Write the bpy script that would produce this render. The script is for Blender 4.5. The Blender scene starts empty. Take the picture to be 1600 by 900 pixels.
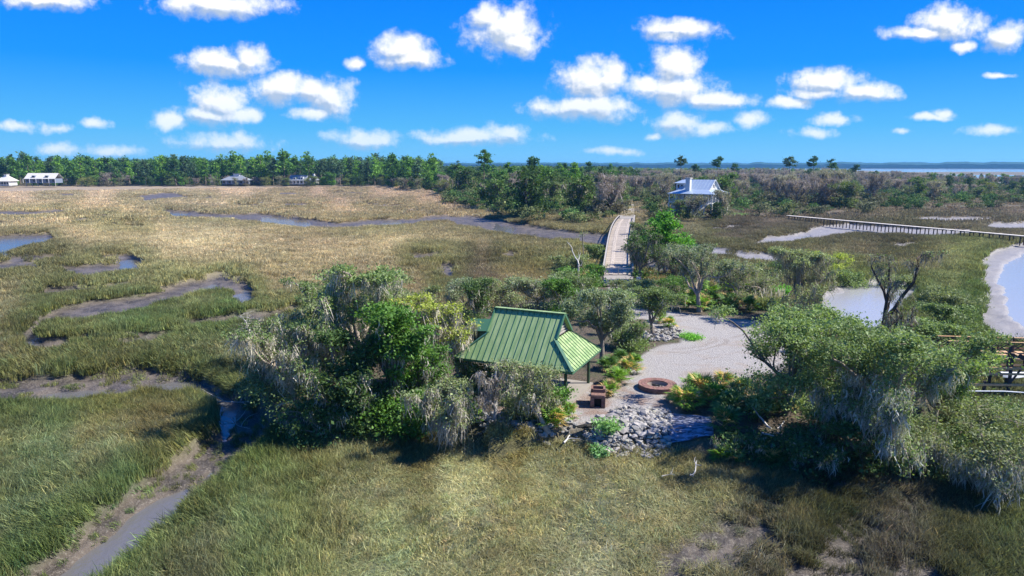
import bpy, math, random
import numpy as np
PI = math.pi
S = bpy.context.scene
COL = S.collection

# ------------------------------------------------------------------ camera
CAM_H = 17.5
PITCH = math.atan(192 / 1067)
FOC = 1067.0
cd = bpy.data.cameras.new("camera"); cam = bpy.data.objects.new("camera", cd); COL.objects.link(cam)
cam.location = (0, 0, CAM_H); cam.rotation_euler = (PI / 2 - PITCH, 0, 0)
cd.sensor_width = 36; cd.lens = 36 * FOC / 1600; cd.clip_start = 0.5; cd.clip_end = 40000
S.camera = cam
S.view_settings.view_transform = 'Standard'; S.view_settings.look = 'None'
S.view_settings.exposure = 0.93; S.view_settings.gamma = 1
S.cycles.use_denoising = True; S.cycles.denoising_prefilter = 'ACCURATE'; S.cycles.denoising_input_passes = 'RGB_ALBEDO_NORMAL'
S.cycles.max_bounces = 8; S.cycles.diffuse_bounces = 3; S.cycles.glossy_bounces = 2
S.cycles.transmission_bounces = 4; S.cycles.transparent_max_bounces = 8; S.cycles.volume_bounces = 0
S.cycles.use_adaptive_sampling = True; S.cycles.adaptive_threshold = 0.008; S.cycles.sample_clamp_indirect = 3.0; S.render.filter_size = 1.3

# ------------------------------------------------------------------ sky and sun
SUN_EL, SUN_AZ = math.radians(47), math.radians(89)       # azimuth clockwise from the view direction
SX, SY = math.tan(0), 0


def ray_uw(px, py):
    dx, up = px - 800, 450 - py
    dy = up * math.sin(PITCH) + FOC * math.cos(PITCH)
    dz = up * math.cos(PITCH) - FOC * math.sin(PITCH)
    return dx / dy, dz / dy


class NB:
    """small node-tree helper"""
    def __init__(s, nt): s.nt = nt
    def n(s, t, **kw):
        nd = s.nt.nodes.new(t)
        for k, v in kw.items(): setattr(nd, k, v)
        return nd
    def put(s, inp, v):
        if isinstance(v, bpy.types.NodeSocket): s.nt.links.new(v, inp)
        elif v is not None:
            if isinstance(v, (tuple, list)) and len(v) == 3 and inp.type == 'RGBA': v = (*v, 1)
            inp.default_value = v
    def math(s, op, a, b=None, c=None, clamp=False):
        nd = s.n('ShaderNodeMath', operation=op); nd.use_clamp = clamp
        s.put(nd.inputs[0], a)
        if b is not None: s.put(nd.inputs[1], b)
        if c is not None: s.put(nd.inputs[2], c)
        return nd.outputs[0]
    def vec(s, op, a, b=None):
        nd = s.n('ShaderNodeVectorMath', operation=op)
        s.put(nd.inputs[0], a)
        if b is not None: s.put(nd.inputs[1], b)
        return nd.outputs['Value'] if op in ('LENGTH', 'DOT_PRODUCT', 'DISTANCE') else nd.outputs[0]
    def mix(s, f, a, b, mode='MIX'):
        nd = s.n('ShaderNodeMix', data_type='RGBA', blend_type=mode)
        s.put(nd.inputs[0], f); s.put(nd.inputs[6], a); s.put(nd.inputs[7], b)
        return nd.outputs[2]
    def ss(s, v, lo, hi, a=0.0, b=1.0):
        nd = s.n('ShaderNodeMapRange', interpolation_type='SMOOTHSTEP')
        s.put(nd.inputs[0], v); s.put(nd.inputs[1], lo); s.put(nd.inputs[2], hi); s.put(nd.inputs[3], a); s.put(nd.inputs[4], b)
        return nd.outputs[0]
    def noise(s, vec, scale, detail=4, rough=0.55, dist=0.0, col=False):
        nd = s.n('ShaderNodeTexNoise')
        if vec is not None: s.put(nd.inputs['Vector'], vec)
        s.put(nd.inputs['Scale'], scale); s.put(nd.inputs['Detail'], detail); s.put(nd.inputs['Roughness'], rough)
        s.put(nd.inputs['Distortion'], dist)
        return nd.outputs['Color' if col else 'Fac']
    def attr(s, name, inst=False):
        nd = s.n('ShaderNodeAttribute', attribute_name=name, attribute_type='INSTANCER' if inst else 'GEOMETRY')
        return nd
    def bump(s, h, strength=0.5, dist=0.05, normal=None):
        nd = s.n('ShaderNodeBump'); s.put(nd.inputs['Height'], h)
        nd.inputs['Strength'].default_value = strength; nd.inputs['Distance'].default_value = dist
        if normal is not None: s.put(nd.inputs['Normal'], normal)
        return nd.outputs[0]


CLOUDS = [(80, 0, 62, 13, 1), (340, 6, 90, 17, 1), (352, 100, 66, 17, 1), (388, 90, 28, 19, 1), (330, 96, 34, 17, 1),
          (345, 163, 42, 30, 1), (378, 178, 30, 13, 1), (335, 180, 50, 14, 1), (260, 191, 26, 14, .9),
          (440, 138, 48, 22, 1), (480, 140, 34, 16, 1), (517, 152, 36, 28, 1), (495, 176, 38, 10, 1),
          (625, 76, 40, 22, 1), (640, 90, 52, 15, 1), (557, 97, 18, 8, .6),
          (790, 46, 52, 36, 1), (763, 28, 28, 24, 1), (806, 66, 38, 20, 1),
          (1056, 46, 54, 15, 1), (1050, 58, 26, 12, 1),
          (925, 128, 52, 33, 1), (905, 170, 76, 17, 1), (955, 122, 28, 26, 1), (938, 165, 50, 22, 1),
          (1055, 108, 38, 30, 1), (1050, 140, 64, 24, 1), (1115, 158, 56, 13, 1), (1010, 135, 26, 14, 1),
          (1062, 192, 38, 17, .85), (1112, 200, 34, 10, .6), (1020, 212, 14, 6, .6), (1172, 188, 28, 12, .8),
          (1290, 128, 46, 22, 1), (1352, 142, 48, 12, .95), (1232, 160, 38, 8, .95), (1282, 145, 46, 9, .95),
          (1302, 184, 34, 9, .7), (1272, 207, 32, 9, .5),
          (1480, 36, 52, 22, 1), (1440, 52, 52, 10, 1), (1563, 58, 36, 20, 1), (1508, 71, 18, 8, .9),
          (1455, 183, 34, 6, .8), (1475, 177, 17, 7, .8), (1545, 203, 36, 8, .6), (1408, 205, 16, 5, .5),
          (350, 222, 70, 14, .6), (568, 216, 52, 14, .75), (740, 214, 84, 12, .75), (790, 207, 36, 12, .7), (690, 217, 30, 9, .7),
          (90, 233, 34, 10, .6), (175, 235, 50, 9, .55), (25, 197, 30, 8, .6), (150, 194, 20, 7, .5), (92, 202, 24, 6, .3),
          (960, 236, 38, 6, .4), (1567, 121, 20, 4, .6), (760, 130, 10, 3, .0)]

W = bpy.data.worlds.new("World"); S.world = W; W.use_nodes = True
nt = W.node_tree; nt.nodes.clear(); b = NB(nt)
sky = b.n('ShaderNodeTexSky', sky_type='NISHITA'); sky.sun_disc = False
sky.sun_elevation = SUN_EL; sky.sun_rotation = SUN_AZ; sky.altitude = 0
sky.air_density = 1.0; sky.dust_density = 0.3; sky.ozone_density = 2.0
hs = b.n('ShaderNodeHueSaturation'); hs.inputs['Saturation'].default_value = 1.45; hs.inputs['Value'].default_value = 1.0
nt.links.new(sky.outputs[0], hs.inputs['Color'])
tc = b.n('ShaderNodeTexCoord'); sx = b.n('ShaderNodeSeparateXYZ'); nt.links.new(tc.outputs['Generated'], sx.inputs[0])
yy = b.math('MAXIMUM', b.math('ABSOLUTE', sx.outputs[1]), 0.02)
cu = b.math('DIVIDE', sx.outputs[0], yy); cw = b.math('DIVIDE', sx.outputs[2], yy)
cmb = b.n('ShaderNodeCombineXYZ'); nt.links.new(cu, cmb.inputs[0]); nt.links.new(cw, cmb.inputs[1])
uv = cmb.outputs[0]
n1 = b.noise(uv, 14, 2, 0.5, 0.0, True)
wv = b.vec('MULTIPLY', b.vec('SUBTRACT', n1, (0.5, 0.5, 0.5)), (0.035, 0.02, 0.0))
uvw = b.vec('ADD', uv, wv)
def cloud_field(vec, items):
    F_ = None
    for (x, y, rx, ry, al) in items:
        u, w = ray_uw(x, y)
        d = b.vec('MULTIPLY', b.vec('SUBTRACT', vec, (u, w, 0)), (FOC / rx * 0.79, FOC / ry * 0.77, 0))
        k = b.math('MULTIPLY_ADD', b.vec('LENGTH', d), -al ** .5, al ** .5)
        F_ = k if F_ is None else b.math('SMOOTH_MAX', F_, k, 0.10)
    return F_
F = cloud_field(uvw, [c for c in CLOUDS if c[4] > 0])
F2 = cloud_field(b.vec('ADD', uvw, (0.006, 0.010, 0)), [c for c in CLOUDS if c[2] * c[3] > 400])
fine = b.noise(uv, 38, 8, 0.62)
fine_up = b.noise(b.vec('ADD', uv, (0.003, 0.005, 0)), 38, 4, 0.6)
low = b.noise(uv, 38, 4, 0.6)
Fn = b.math('ADD', F, b.math('MULTIPLY_ADD', fine, 1.55, -0.74))
dens = b.ss(Fn, -0.06, 0.75)
relief = b.math('MULTIPLY_ADD', b.math('SUBTRACT', low, fine_up), 2.4, 0.66)
big = b.math('MULTIPLY', b.math('SUBTRACT', F, F2), 2.6)
shade = b.math('ADD', relief, big, clamp=True)
ccol = b.mix(shade, (2.7, 3.3, 4.3), (6.0, 6.05, 6.1))
fade = b.ss(cw, 0.0, 0.14, 0.62, 1.0)
el = b.math('MAXIMUM', sx.outputs[2], 0.0)
grad = b.n('ShaderNodeValToRGB'); b.put(grad.inputs[0], el)
cr = grad.color_ramp; cr.elements[0].position = 0.0; cr.elements[0].color = (1.15, 3.3, 5.4, 1); cr.elements[1].position = 1.0; cr.elements[1].color = (0.02, .75, 3.6, 1)
for pos, c_ in ((0.05, (.50, 2.7, 5.3)), (0.13, (.06, 1.75, 5.5)), (0.28, (.0, 1.08, 5.4))):
    e_ = cr.elements.new(pos); e_.color = (*c_, 1)
skyc = b.mix(0.985, hs.outputs[0], grad.outputs[0])
out = b.mix(b.math('MULTIPLY', dens, fade), skyc, ccol)
bg = b.n('ShaderNodeBackground'); b.put(bg.inputs[0], out); bg.inputs[1].default_value = 0.097
wo = b.n('ShaderNodeOutputWorld'); nt.links.new(bg.outputs[0], wo.inputs[0])
W.cycles.sampling_method = 'MANUAL'; W.cycles.sample_map_resolution = 512

sd = bpy.data.lights.new("sun", 'SUN'); sun = bpy.data.objects.new("sun", sd); COL.objects.link(sun)
sd.energy = 5.0; sd.angle = math.radians(0.53); sd.color = (1.0, 0.95, 0.87)
_dir = np.array([math.sin(SUN_AZ) * math.cos(SUN_EL), math.cos(SUN_AZ) * math.cos(SUN_EL), math.sin(SUN_EL)])
import mathutils
sun.rotation_euler = mathutils.Vector(_dir).to_track_quat('Z', 'Y').to_euler()
sun.location = (60, 20, 80)

# ------------------------------------------------------------------ maths helpers
sP, cP = math.sin(PITCH), math.cos(PITCH)


def P(px, py, z=0.0):
    """the point of the photograph's pixel on the level z"""
    d = np.array([px - 800., (450. - py) * sP + FOC * cP, (450. - py) * cP - FOC * sP])
    t = (z - CAM_H) / d[2]
    return np.array([d[0] * t, d[1] * t, z])


def proj(x, y, z):
    dz = y * cP - (z - CAM_H) * sP
    dz = np.maximum(dz, 0.5)
    return 800 + FOC * x / dz, 450 - FOC * (y * sP + (z - CAM_H) * cP) / dz


def srgb(r, g, b_, k=1.0):
    f = lambda c: ((c / 255 + 0.055) / 1.055) ** 2.4 if c > 10 else c / 255 / 12.92
    return (f(r) * k, f(g) * k, f(b_) * k)


def _h(ix, iy, s):
    v = np.sin(ix * 127.1 + iy * 311.7 + s * 74.7) * 43758.5453
    return v - np.floor(v)


def vnoise(x, y, s=0):
    ix, iy = np.floor(x), np.floor(y); fx, fy = x - ix, y - iy
    fx = fx * fx * (3 - 2 * fx); fy = fy * fy * (3 - 2 * fy)
    return (_h(ix, iy, s) * (1 - fx) + _h(ix + 1, iy, s) * fx) * (1 - fy) + (_h(ix, iy + 1, s) * (1 - fx) + _h(ix + 1, iy + 1, s) * fx) * fy


def fbm(x, y, s=0, o=4):
    a, t, n = 0.5, 0, 0
    for i in range(o):
        t = t + a * vnoise(x, y, s + i); n += a; a *= 0.5; x = x * 2.03 + 17.1; y = y * 2.03 + 5.3
    return t / n


def sst(v, lo, hi):
    t = np.clip((v - lo) / (hi - lo), 0, 1); return t * t * (3 - 2 * t)


def sd_poly(px, py, pts):
    pts = np.array(pts, float); n = len(pts)
    d = np.full(px.shape, 1e12); inside = np.zeros(px.shape, bool)
    for i in range(n):
        a, c = pts[i], pts[(i + 1) % n]; e = c - a
        wx, wy = px - a[0], py - a[1]
        t = np.clip((wx * e[0] + wy * e[1]) / (e @ e + 1e-9), 0, 1)
        d = np.minimum(d, (wx - e[0] * t) ** 2 + (wy - e[1] * t) ** 2)
        cond = ((a[1] > py) != (c[1] > py)) & (px < (c[0] - a[0]) * (py - a[1]) / (c[1] - a[1] + 1e-12) + a[0])
        inside ^= cond
    d = np.sqrt(d)
    return np.where(inside, -d, d)


def sd_line(px, py, pts):
    d = np.full(px.shape, 1e9)
    for (a, c) in zip(pts[:-1], pts[1:]):
        ex, ey = c[0] - a[0], c[1] - a[1]
        wx, wy = px - a[0], py - a[1]
        t = np.clip((wx * ex + wy * ey) / (ex * ex + ey * ey + 1e-9), 0, 1)
        r = a[2] + (c[2] - a[2]) * t
        d = np.minimum(d, np.sqrt((wx - ex * t) ** 2 + (wy - ey * t) ** 2) - r)
    return d


# ------------------------------------------------------------------ the lie of the land (outlines read off the photo)
CREEK_LINES = [
    [(30, 960, 52), (115, 890, 38), (185, 830, 34), (250, 775, 30), (320, 715, 26), (370, 680, 24), (405, 655, 18), (360, 640, 16)],
    [(370, 636, 25.7), (340, 618, 20), (300, 596, 17.2), (235, 592, 20), (120, 602, 20), (20, 608, 20), (-120, 616, 20)],
    [(43, 534, 14.9), (55, 505, 9), (90, 490, 10.3), (140, 483, 13.5), (217, 474, 12), (290, 452, 12), (345, 440, 10.3), (385, 450, 12), (398, 462, 7.5), (350, 470, 4.5)],
    [(43, 530, 20), (70, 537, 10.1), (187, 531, 7.5), (300, 505, 7.5), (400, 496, 7.5), (450, 488, 7.5), (520, 485, 7.5)],
    [(-40, 420, 4.7), (20, 413, 6.2), (60, 413, 4.7)],
    [(150, 403, 3.1), (205, 402, 6.2), (222, 412, 9.3), (195, 416, 7.8), (130, 424, 9.3), (90, 420, 3.1)],
    [(-20, 333, 3.1), (60, 333, 3.1), (110, 327, 2.3)],
    [(220, 310, 4.7), (265, 305, 4.7), (290, 307, 1.6)],
    [(250, 325, 1.6), (262, 332, 4.7), (300, 335, 4.7), (350, 338, 3.1), (410, 340, 7.8), (470, 348, 7.8), (530, 352, 4.7), (590, 347, 6.2), (640, 346, 4.7),
     (690, 341, 4.7), (740, 346, 9.3), (790, 355, 10.8), (850, 364, 9.3), (900, 369, 7.8), (940, 374, 9.3), (960, 378, 9.3), (990, 380, 7.8), (1060, 384, 6.2)],
    [(400, 320, 3.1), (418, 315, 2.3), (405, 311, 1.6)],
    [(690, 415, 7.8), (706, 425, 9.3), (712, 400, 3.1)], [(700, 425, 7.8), (690, 440, 6.2)],
    [(1180, 376, 4.7), (1240, 371, 6.2), (1280, 362, 9.3), (1330, 356, 7.8), (1400, 359, 4.7), (1450, 362, 4.7), (1520, 362, 3.1)],
    [(1060, 384, 6.2), (1120, 392, 4.7), (1180, 400, 6.2), (1230, 402, 6.2)],
    [(1540, 352, 3.1), (1600, 352, 4.7), (1660, 350, 6.2)],
    [(1010, 400, 18.6), (1040, 410, 15.5)],
    [(60, 305, 1.8), (120, 304, 1.6)], [(190, 309, 1.5), (240, 308, 2), (275, 303, 1.5)], [(285, 308, 1.6), (335, 308, 1.6)], [(110, 344, 2.4), (172, 337, 2)],
    [(430, 302, 1.6), (475, 303, 1.5)], [(360, 318, 2), (400, 322, 2)], [(440, 320, 2), (505, 318, 1.8)], [(0, 398, 3), (60, 402, 3), (110, 398, 2.4)], [(520, 300, 1.5), (570, 302, 1.5)],
    [(560, 318, 2), (600, 321, 2), (640, 318, 1.6)], [(620, 332, 2), (680, 330, 2)], [(160, 350, 2), (230, 352, 2)], [(60, 455, 4), (130, 452, 4), (190, 440, 3)], [(240, 432, 4), (300, 436, 3)],
    [(398, 463, 6), (372, 471, 6), (345, 466, 4)], [(1110, 356, 2), (1180, 352, 2)], [(1420, 340, 2), (1480, 343, 2.5), (1560, 341, 2)], [(1390, 385, 3), (1450, 380, 2)], [(780, 395, 3), (850, 398, 3), (900, 404, 3)], [(640, 400, 3), (690, 398, 3), (730, 400, 2)],
]
CREEK_POLYS = [
    [(-60, 372), (30, 366), (84, 365), (90, 371), (62, 380), (30, 388), (0, 393), (-60, 398)],
    [(330, 610), (372, 612), (400, 618), (405, 640), (380, 668), (345, 680), (328, 650)],
    [(1290, 448), (1330, 440), (1375, 436), (1420, 440), (1440, 455), (1410, 480), (1380, 512), (1330, 520), (1285, 512), (1270, 480)],
    [(1640, 372), (1580, 382), (1550, 392), (1530, 405), (1526, 432), (1540, 455), (1528, 480), (1520, 500), (1545, 512), (1530, 530), (1700, 545), (1760, 400)],
]
WATER_LINES = [   # the water held in the creek beds
    [(60, 930, 5.6), (140, 868, 5.2), (200, 826, 4.2), (250, 790, 2.8), (290, 762, 2.1), (330, 738, 1.4)],
    [(330, 601, 8.6), (270, 602, 10.1), (200, 606, 7.2), (120, 612, 5.8), (60, 616, 2.9)],
    [(43, 532, 12.8), (58, 516, 6.4), (70, 500, 1.6)], [(300, 457, 3.2), (318, 453, 6.4), (335, 446, 4.8)], [(350, 468, 4.8), (378, 464, 8), (394, 458, 6.4), (380, 448, 3.2)],
    [(210, 479, 3.2), (228, 474, 4.8)], [(190, 408, 4.8), (215, 411, 8)], [(268, 333, 3.2), (292, 334, 3.2)],
    [(412, 342, 4.8), (440, 344, 6.4), (480, 348, 4.8)], [(955, 376, 6.4), (970, 378, 9.6), (1000, 380, 6.4)], [(775, 352, 3.2), (800, 358, 3.2)],
    [(600, 346, 2.4), (625, 346, 2.4)], [(1225, 372, 1.6), (1262, 368, 3.2)],
    [(398, 462, 6), (374, 469, 7), (345, 467, 5)], [(335, 446, 4), (318, 452, 5), (296, 457, 4)], [(42, 528, 12), (56, 518, 6)], [(90, 534, 2), (200, 528, 2)], [(150, 484, 3), (180, 480, 4), (235, 474, 4), (262, 464, 3)],
]
WATER_POLYS = [
    [(-60, 375), (20, 370), (78, 368), (84, 371), (50, 380), (20, 388), (-60, 395)],
    [(330, 612), (366, 612), (376, 630), (366, 660), (345, 672), (332, 650)],
    [(1300, 452), (1335, 444), (1372, 441), (1412, 446), (1428, 455), (1400, 478), (1370, 512), (1330, 517), (1290, 508), (1278, 480)],
    [(1700, 385), (1600, 395), (1568, 412), (1562, 430), (1578, 452), (1574, 478), (1600, 500), (1700, 520)],
]
ISLAND = [(385, 580), (398, 625), (420, 655), (470, 668), (540, 668), (610, 664), (640, 664), (700, 676), (800, 682), (900, 682), (960, 690),
          (1040, 696), (1120, 698), (1190, 695), (1280, 700), (1380, 690), (1460, 650), (1470, 610), (1440, 570), (1370, 545), (1310, 525),
          (1270, 508), (1258, 480), (1200, 455), (1120, 444), (1040, 444), (996, 430), (990, 424), (938, 424), (900, 440), (860, 452), (780, 470),
          (690, 480), (560, 505), (470, 520), (410, 545)]
MAIN = [(-900, 291.5), (0, 291.5), (600, 292), (640, 299), (680, 305), (700, 318), (760, 331), (830, 346), (900, 351), (940, 346), (992, 346),
        (1060, 344), (1130, 339), (1230, 339), (1330, 334), (1400, 330), (1500, 327), (1700, 326), (2500, 330), (2500, 290), (1620, 290), (1500, 284),
        (1330, 277), (1200, 272), (1000, 270), (850, 269), (600, 267), (-900, 266)]
GRAVEL = [(944, 428), (990, 428), (1000, 465), (1040, 484), (1110, 490), (1170, 497), (1235, 503), (1256, 530), (1235, 566), (1180, 588),
          (1120, 588), (1060, 602), (985, 600), (972, 575), (1000, 545), (1012, 540), (1060, 532), (1056, 520), (1020, 512), (1004, 498), (975, 500),
          (955, 480)]
PATIO = [(760, 690), (770, 640), (880, 610), (905, 600), (960, 605), (975, 630), (925, 665), (880, 668)]
MULCH = [(955, 596), (990, 590), (1060, 592), (1120, 590), (1130, 606), (1085, 622), (1060, 645), (1000, 648), (965, 640), (950, 620)]
FAR_WATER = [[(1330, 263.2), (3500, 263), (3500, 268.3), (1420, 268), (1340, 266)], [(1350, 274), (1440, 273), (3500, 272.6), (3500, 279.4), (1500, 279), (1400, 276)],
             [(1500, 284.2), (1640, 283.6), (3500, 283), (3500, 287.5), (1640, 287.5)], [(850, 262.6), (1330, 262.6), (1330, 265), (850, 265)]]


def land(x, y):
    """height, mud, gravel, patio, upland, creek distance"""
    front = y > 6
    yy_ = np.maximum(y, 6.0)
    D = np.sqrt(x * x + y * y) + 1e-6
    mpp = np.maximum(D, 8) / FOC          # metres per pixel
    w1 = (fbm(x / 3.1, y / 3.1, 3) - 0.5); w2 = (fbm(x / 11., y / 11., 9) - 0.5)
    wob = (w1 * 1.6 + w2 * 2.4) / mpp * 0.5 * np.minimum(1, D / 70) ** .2
    wob = np.clip(wob, -9, 9)
    creek = np.full(x.shape, 1e6)
    for z in (-0.55, 0.0, 0.5):
        px, py = proj(x, yy_, z)
        for l in CREEK_LINES: creek = np.minimum(creek, sd_line(px, py, l))
        for p in CREEK_POLYS: creek = np.minimum(creek, sd_poly(px, py, p))
    water = np.full(x.shape, 1e6)
    for z in (-0.7, -0.2, 0.3):
        px, py = proj(x, yy_, z)
        for l in WATER_LINES: water = np.minimum(water, sd_line(px, py, l))
        for p in WATER_POLYS: water = np.minimum(water, sd_poly(px, py, p))
    pxu, pyu = proj(x, yy_, 1.0)
    px0, py0 = proj(x, yy_, 0.0)
    isl = sd_poly(pxu, pyu, ISLAND); main = sd_poly(px0, py0, MAIN)
    gr = sd_poly(*proj(x, yy_, 1.25), GRAVEL); pa = np.minimum(sd_poly(*proj(x, yy_, 1.25), PATIO), sd_poly(*proj(x, yy_, 1.25), MULCH))
    fw = np.full(x.shape, 1e6)
    for p in FAR_WATER: fw = np.minimum(fw, sd_poly(px0, py0, p))
    creek = creek + wob * 0.8; water = water + wob * 1.3
    cm = creek * mpp                       # metres (across the view)
    vs = np.minimum(1, 14.0 / D + 0.1)     # far channels lie along the view: banks squeeze
    k = sst(-creek, 0.0, np.maximum(0.5 / mpp * 0.8, 1.2))
    h = 0.06 * (fbm(x / 1.3, y / 1.3, 5) - .5) + 0.12 * (w2)
    bed = -0.66 + 0.42 * (fbm(x / .8, y / .8, 21, 5) - .5) + 0.2 * w1
    wk = sst(-water, -3, 4)
    bed = bed - 0.45 * wk
    k = np.where(front, k, 0)
    h = h * (1 - k) + bed * k
    up = np.maximum(sst(-isl - wob * .5, 0, 0.9 / mpp), sst(-main - wob * .15, 0, 1.5))
    up = np.where(front, up, 0)
    h = h * (1 - up) + (1.2 + 0.22 * w2 + 0.08 * w1) * up
    gm = np.where(front, sst(-gr + wob * 1.0, -2, 3), 0); pm = np.where(front, sst(-pa + wob * .3, -2, 3), 0)
    h = h * (1 - np.maximum(gm, pm)) + 1.2 * np.maximum(gm, pm)
    fk = np.where(front, sst(-fw, -0.25, 0.25), 0)
    far = sst(D, 3000, 3400)
    fk = np.maximum(fk, far)
    h = h * (1 - fk) - 2.0 * fk
    k = np.maximum(k * (1 - up), fk)
    b1 = sd_poly(px0, py0, [(1020, 840), (1120, 800), (1230, 780), (1330, 790), (1480, 850), (1620, 880), (1700, 1000), (980, 1000)])
    b2 = sd_poly(px0, py0, [(1195, 700), (1300, 690), (1420, 700), (1500, 760), (1420, 830), (1260, 800)])
    bare = np.maximum(sst(-b1 + w1 * 60, -20, 50) * sst(fbm(x / 1.6, y / 1.6, 61, 5), .36, .50), .8 * sst(-b2 + w1 * 60, -10, 40) * sst(fbm(x / 1.3, y / 1.3, 64, 5), .35, .6)) * front
    h = h - .10 * bare * (1 - up) - .38 * bare * (1 - up) * fbm(x / .45, y / .45, 66, 5) ** 1.5
    k = np.maximum(k, bare * (1 - up))
    return h, k, gm * up, pm * up, up, creek, wk * k


# colours of the marsh, picked where they stand (grass differs by species and age)
SPOTS = [(300, 300, 184, 160, 126), (80, 330, 178, 156, 112), (520, 305, 176, 150, 120), (700, 322, 172, 146, 112), (60, 302, 182, 158, 124),
         (300, 380, 170, 155, 112), (600, 372, 168, 152, 106), (200, 350, 170, 152, 104), (500, 330, 178, 154, 112), (850, 385, 150, 132, 92),
         (100, 450, 128, 122, 78), (300, 420, 158, 144, 98), (100, 500, 118, 118, 72), (350, 490, 120, 132, 76), (440, 430, 146, 132, 88),
         (200, 560, 118, 112, 70), (60, 560, 122, 112, 72), (60, 400, 120, 112, 72), (220, 510, 112, 126, 74), (420, 540, 112, 112, 76),
         (100, 700, 108, 126, 74), (250, 650, 126, 116, 68), (50, 800, 98, 116, 68), (200, 760, 108, 124, 78), (20, 660, 110, 118, 66), (180, 640, 124, 118, 64),
         (450, 750, 108, 122, 58), (380, 850, 104, 120, 64), (480, 690, 108, 108, 48), (300, 880, 98, 104, 66),
         (700, 780, 146, 147, 96), (900, 850, 140, 142, 98), (600, 860, 132, 140, 88), (1000, 760, 132, 132, 84), (560, 740, 128, 130, 78), (820, 740, 144, 144, 90),
         (800, 700, 112, 106, 40), (1000, 705, 116, 108, 44), (650, 690, 104, 98, 40),
         (1100, 800, 116, 116, 72), (1300, 780, 70, 74, 38), (1500, 800, 78, 82, 46), (1180, 850, 96, 92, 70), (1560, 740, 76, 90, 44),
         (1200, 740, 92, 92, 50), (1400, 850, 96, 92, 74),
         (1300, 350, 115, 96, 83), (1500, 340, 125, 104, 89), (1250, 400, 129, 113, 77), (1450, 400, 115, 102, 64), (1480, 440, 108, 112, 56),
         (1350, 385, 113, 98, 71), (1500, 470, 96, 114, 50), (1150, 350, 113, 93, 83), (1100, 372, 124, 112, 76), (1520, 395, 124, 122, 62),
         (1400, 375, 105, 91, 69), (1590, 345, 125, 104, 89), (1330, 420, 118, 116, 60),
         (850, 420, 134, 118, 70), (750, 415, 112, 98, 72), (700, 385, 152, 138, 92), (880, 390, 148, 136, 90), (640, 420, 136, 122, 80), (1050, 420, 150, 124, 82),
         (930, 400, 140, 128, 70), (880, 445, 120, 116, 62)]
_sp = np.array(SPOTS, float)
_sc = np.array([srgb(*s[2:]) for s in SPOTS]); _lum = _sc @ np.array([.3, .6, .1]); _rt = (_sp[:, 0] > 1080) & (_sp[:, 1] < 460); _sc[_rt] *= [.96, 1.07, 1.0]; _sc = _sc * .72 + _lum[:, None] * np.array([1.06, .99, .86]) * .28


def grass_colour(x, y):
    px, py = proj(x, np.maximum(y, 6), 0)
    px = px + (fbm(x / 14, y / 14, 31) - .5) * 90; py = py + (fbm(x / 10, y / 22, 37) - .5) * 40 * np.clip(40 / np.maximum(y, 20), .1, 1)
    acc = np.zeros(x.shape + (3,)); wt = np.zeros(x.shape)
    for i in range(len(_sp)):
        # rows squeeze towards the horizon
        syw = 0.35 * (py - 240).clip(12) + 2
        d2 = ((px - _sp[i, 0]) / 70) ** 2 + ((py - _sp[i, 1]) / syw * 1.3) ** 2
        w_ = 1 / (d2 + 0.04) ** 1.6
        acc += w_[..., None] * _sc[i]; wt += w_
    return acc / wt[..., None]


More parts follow.
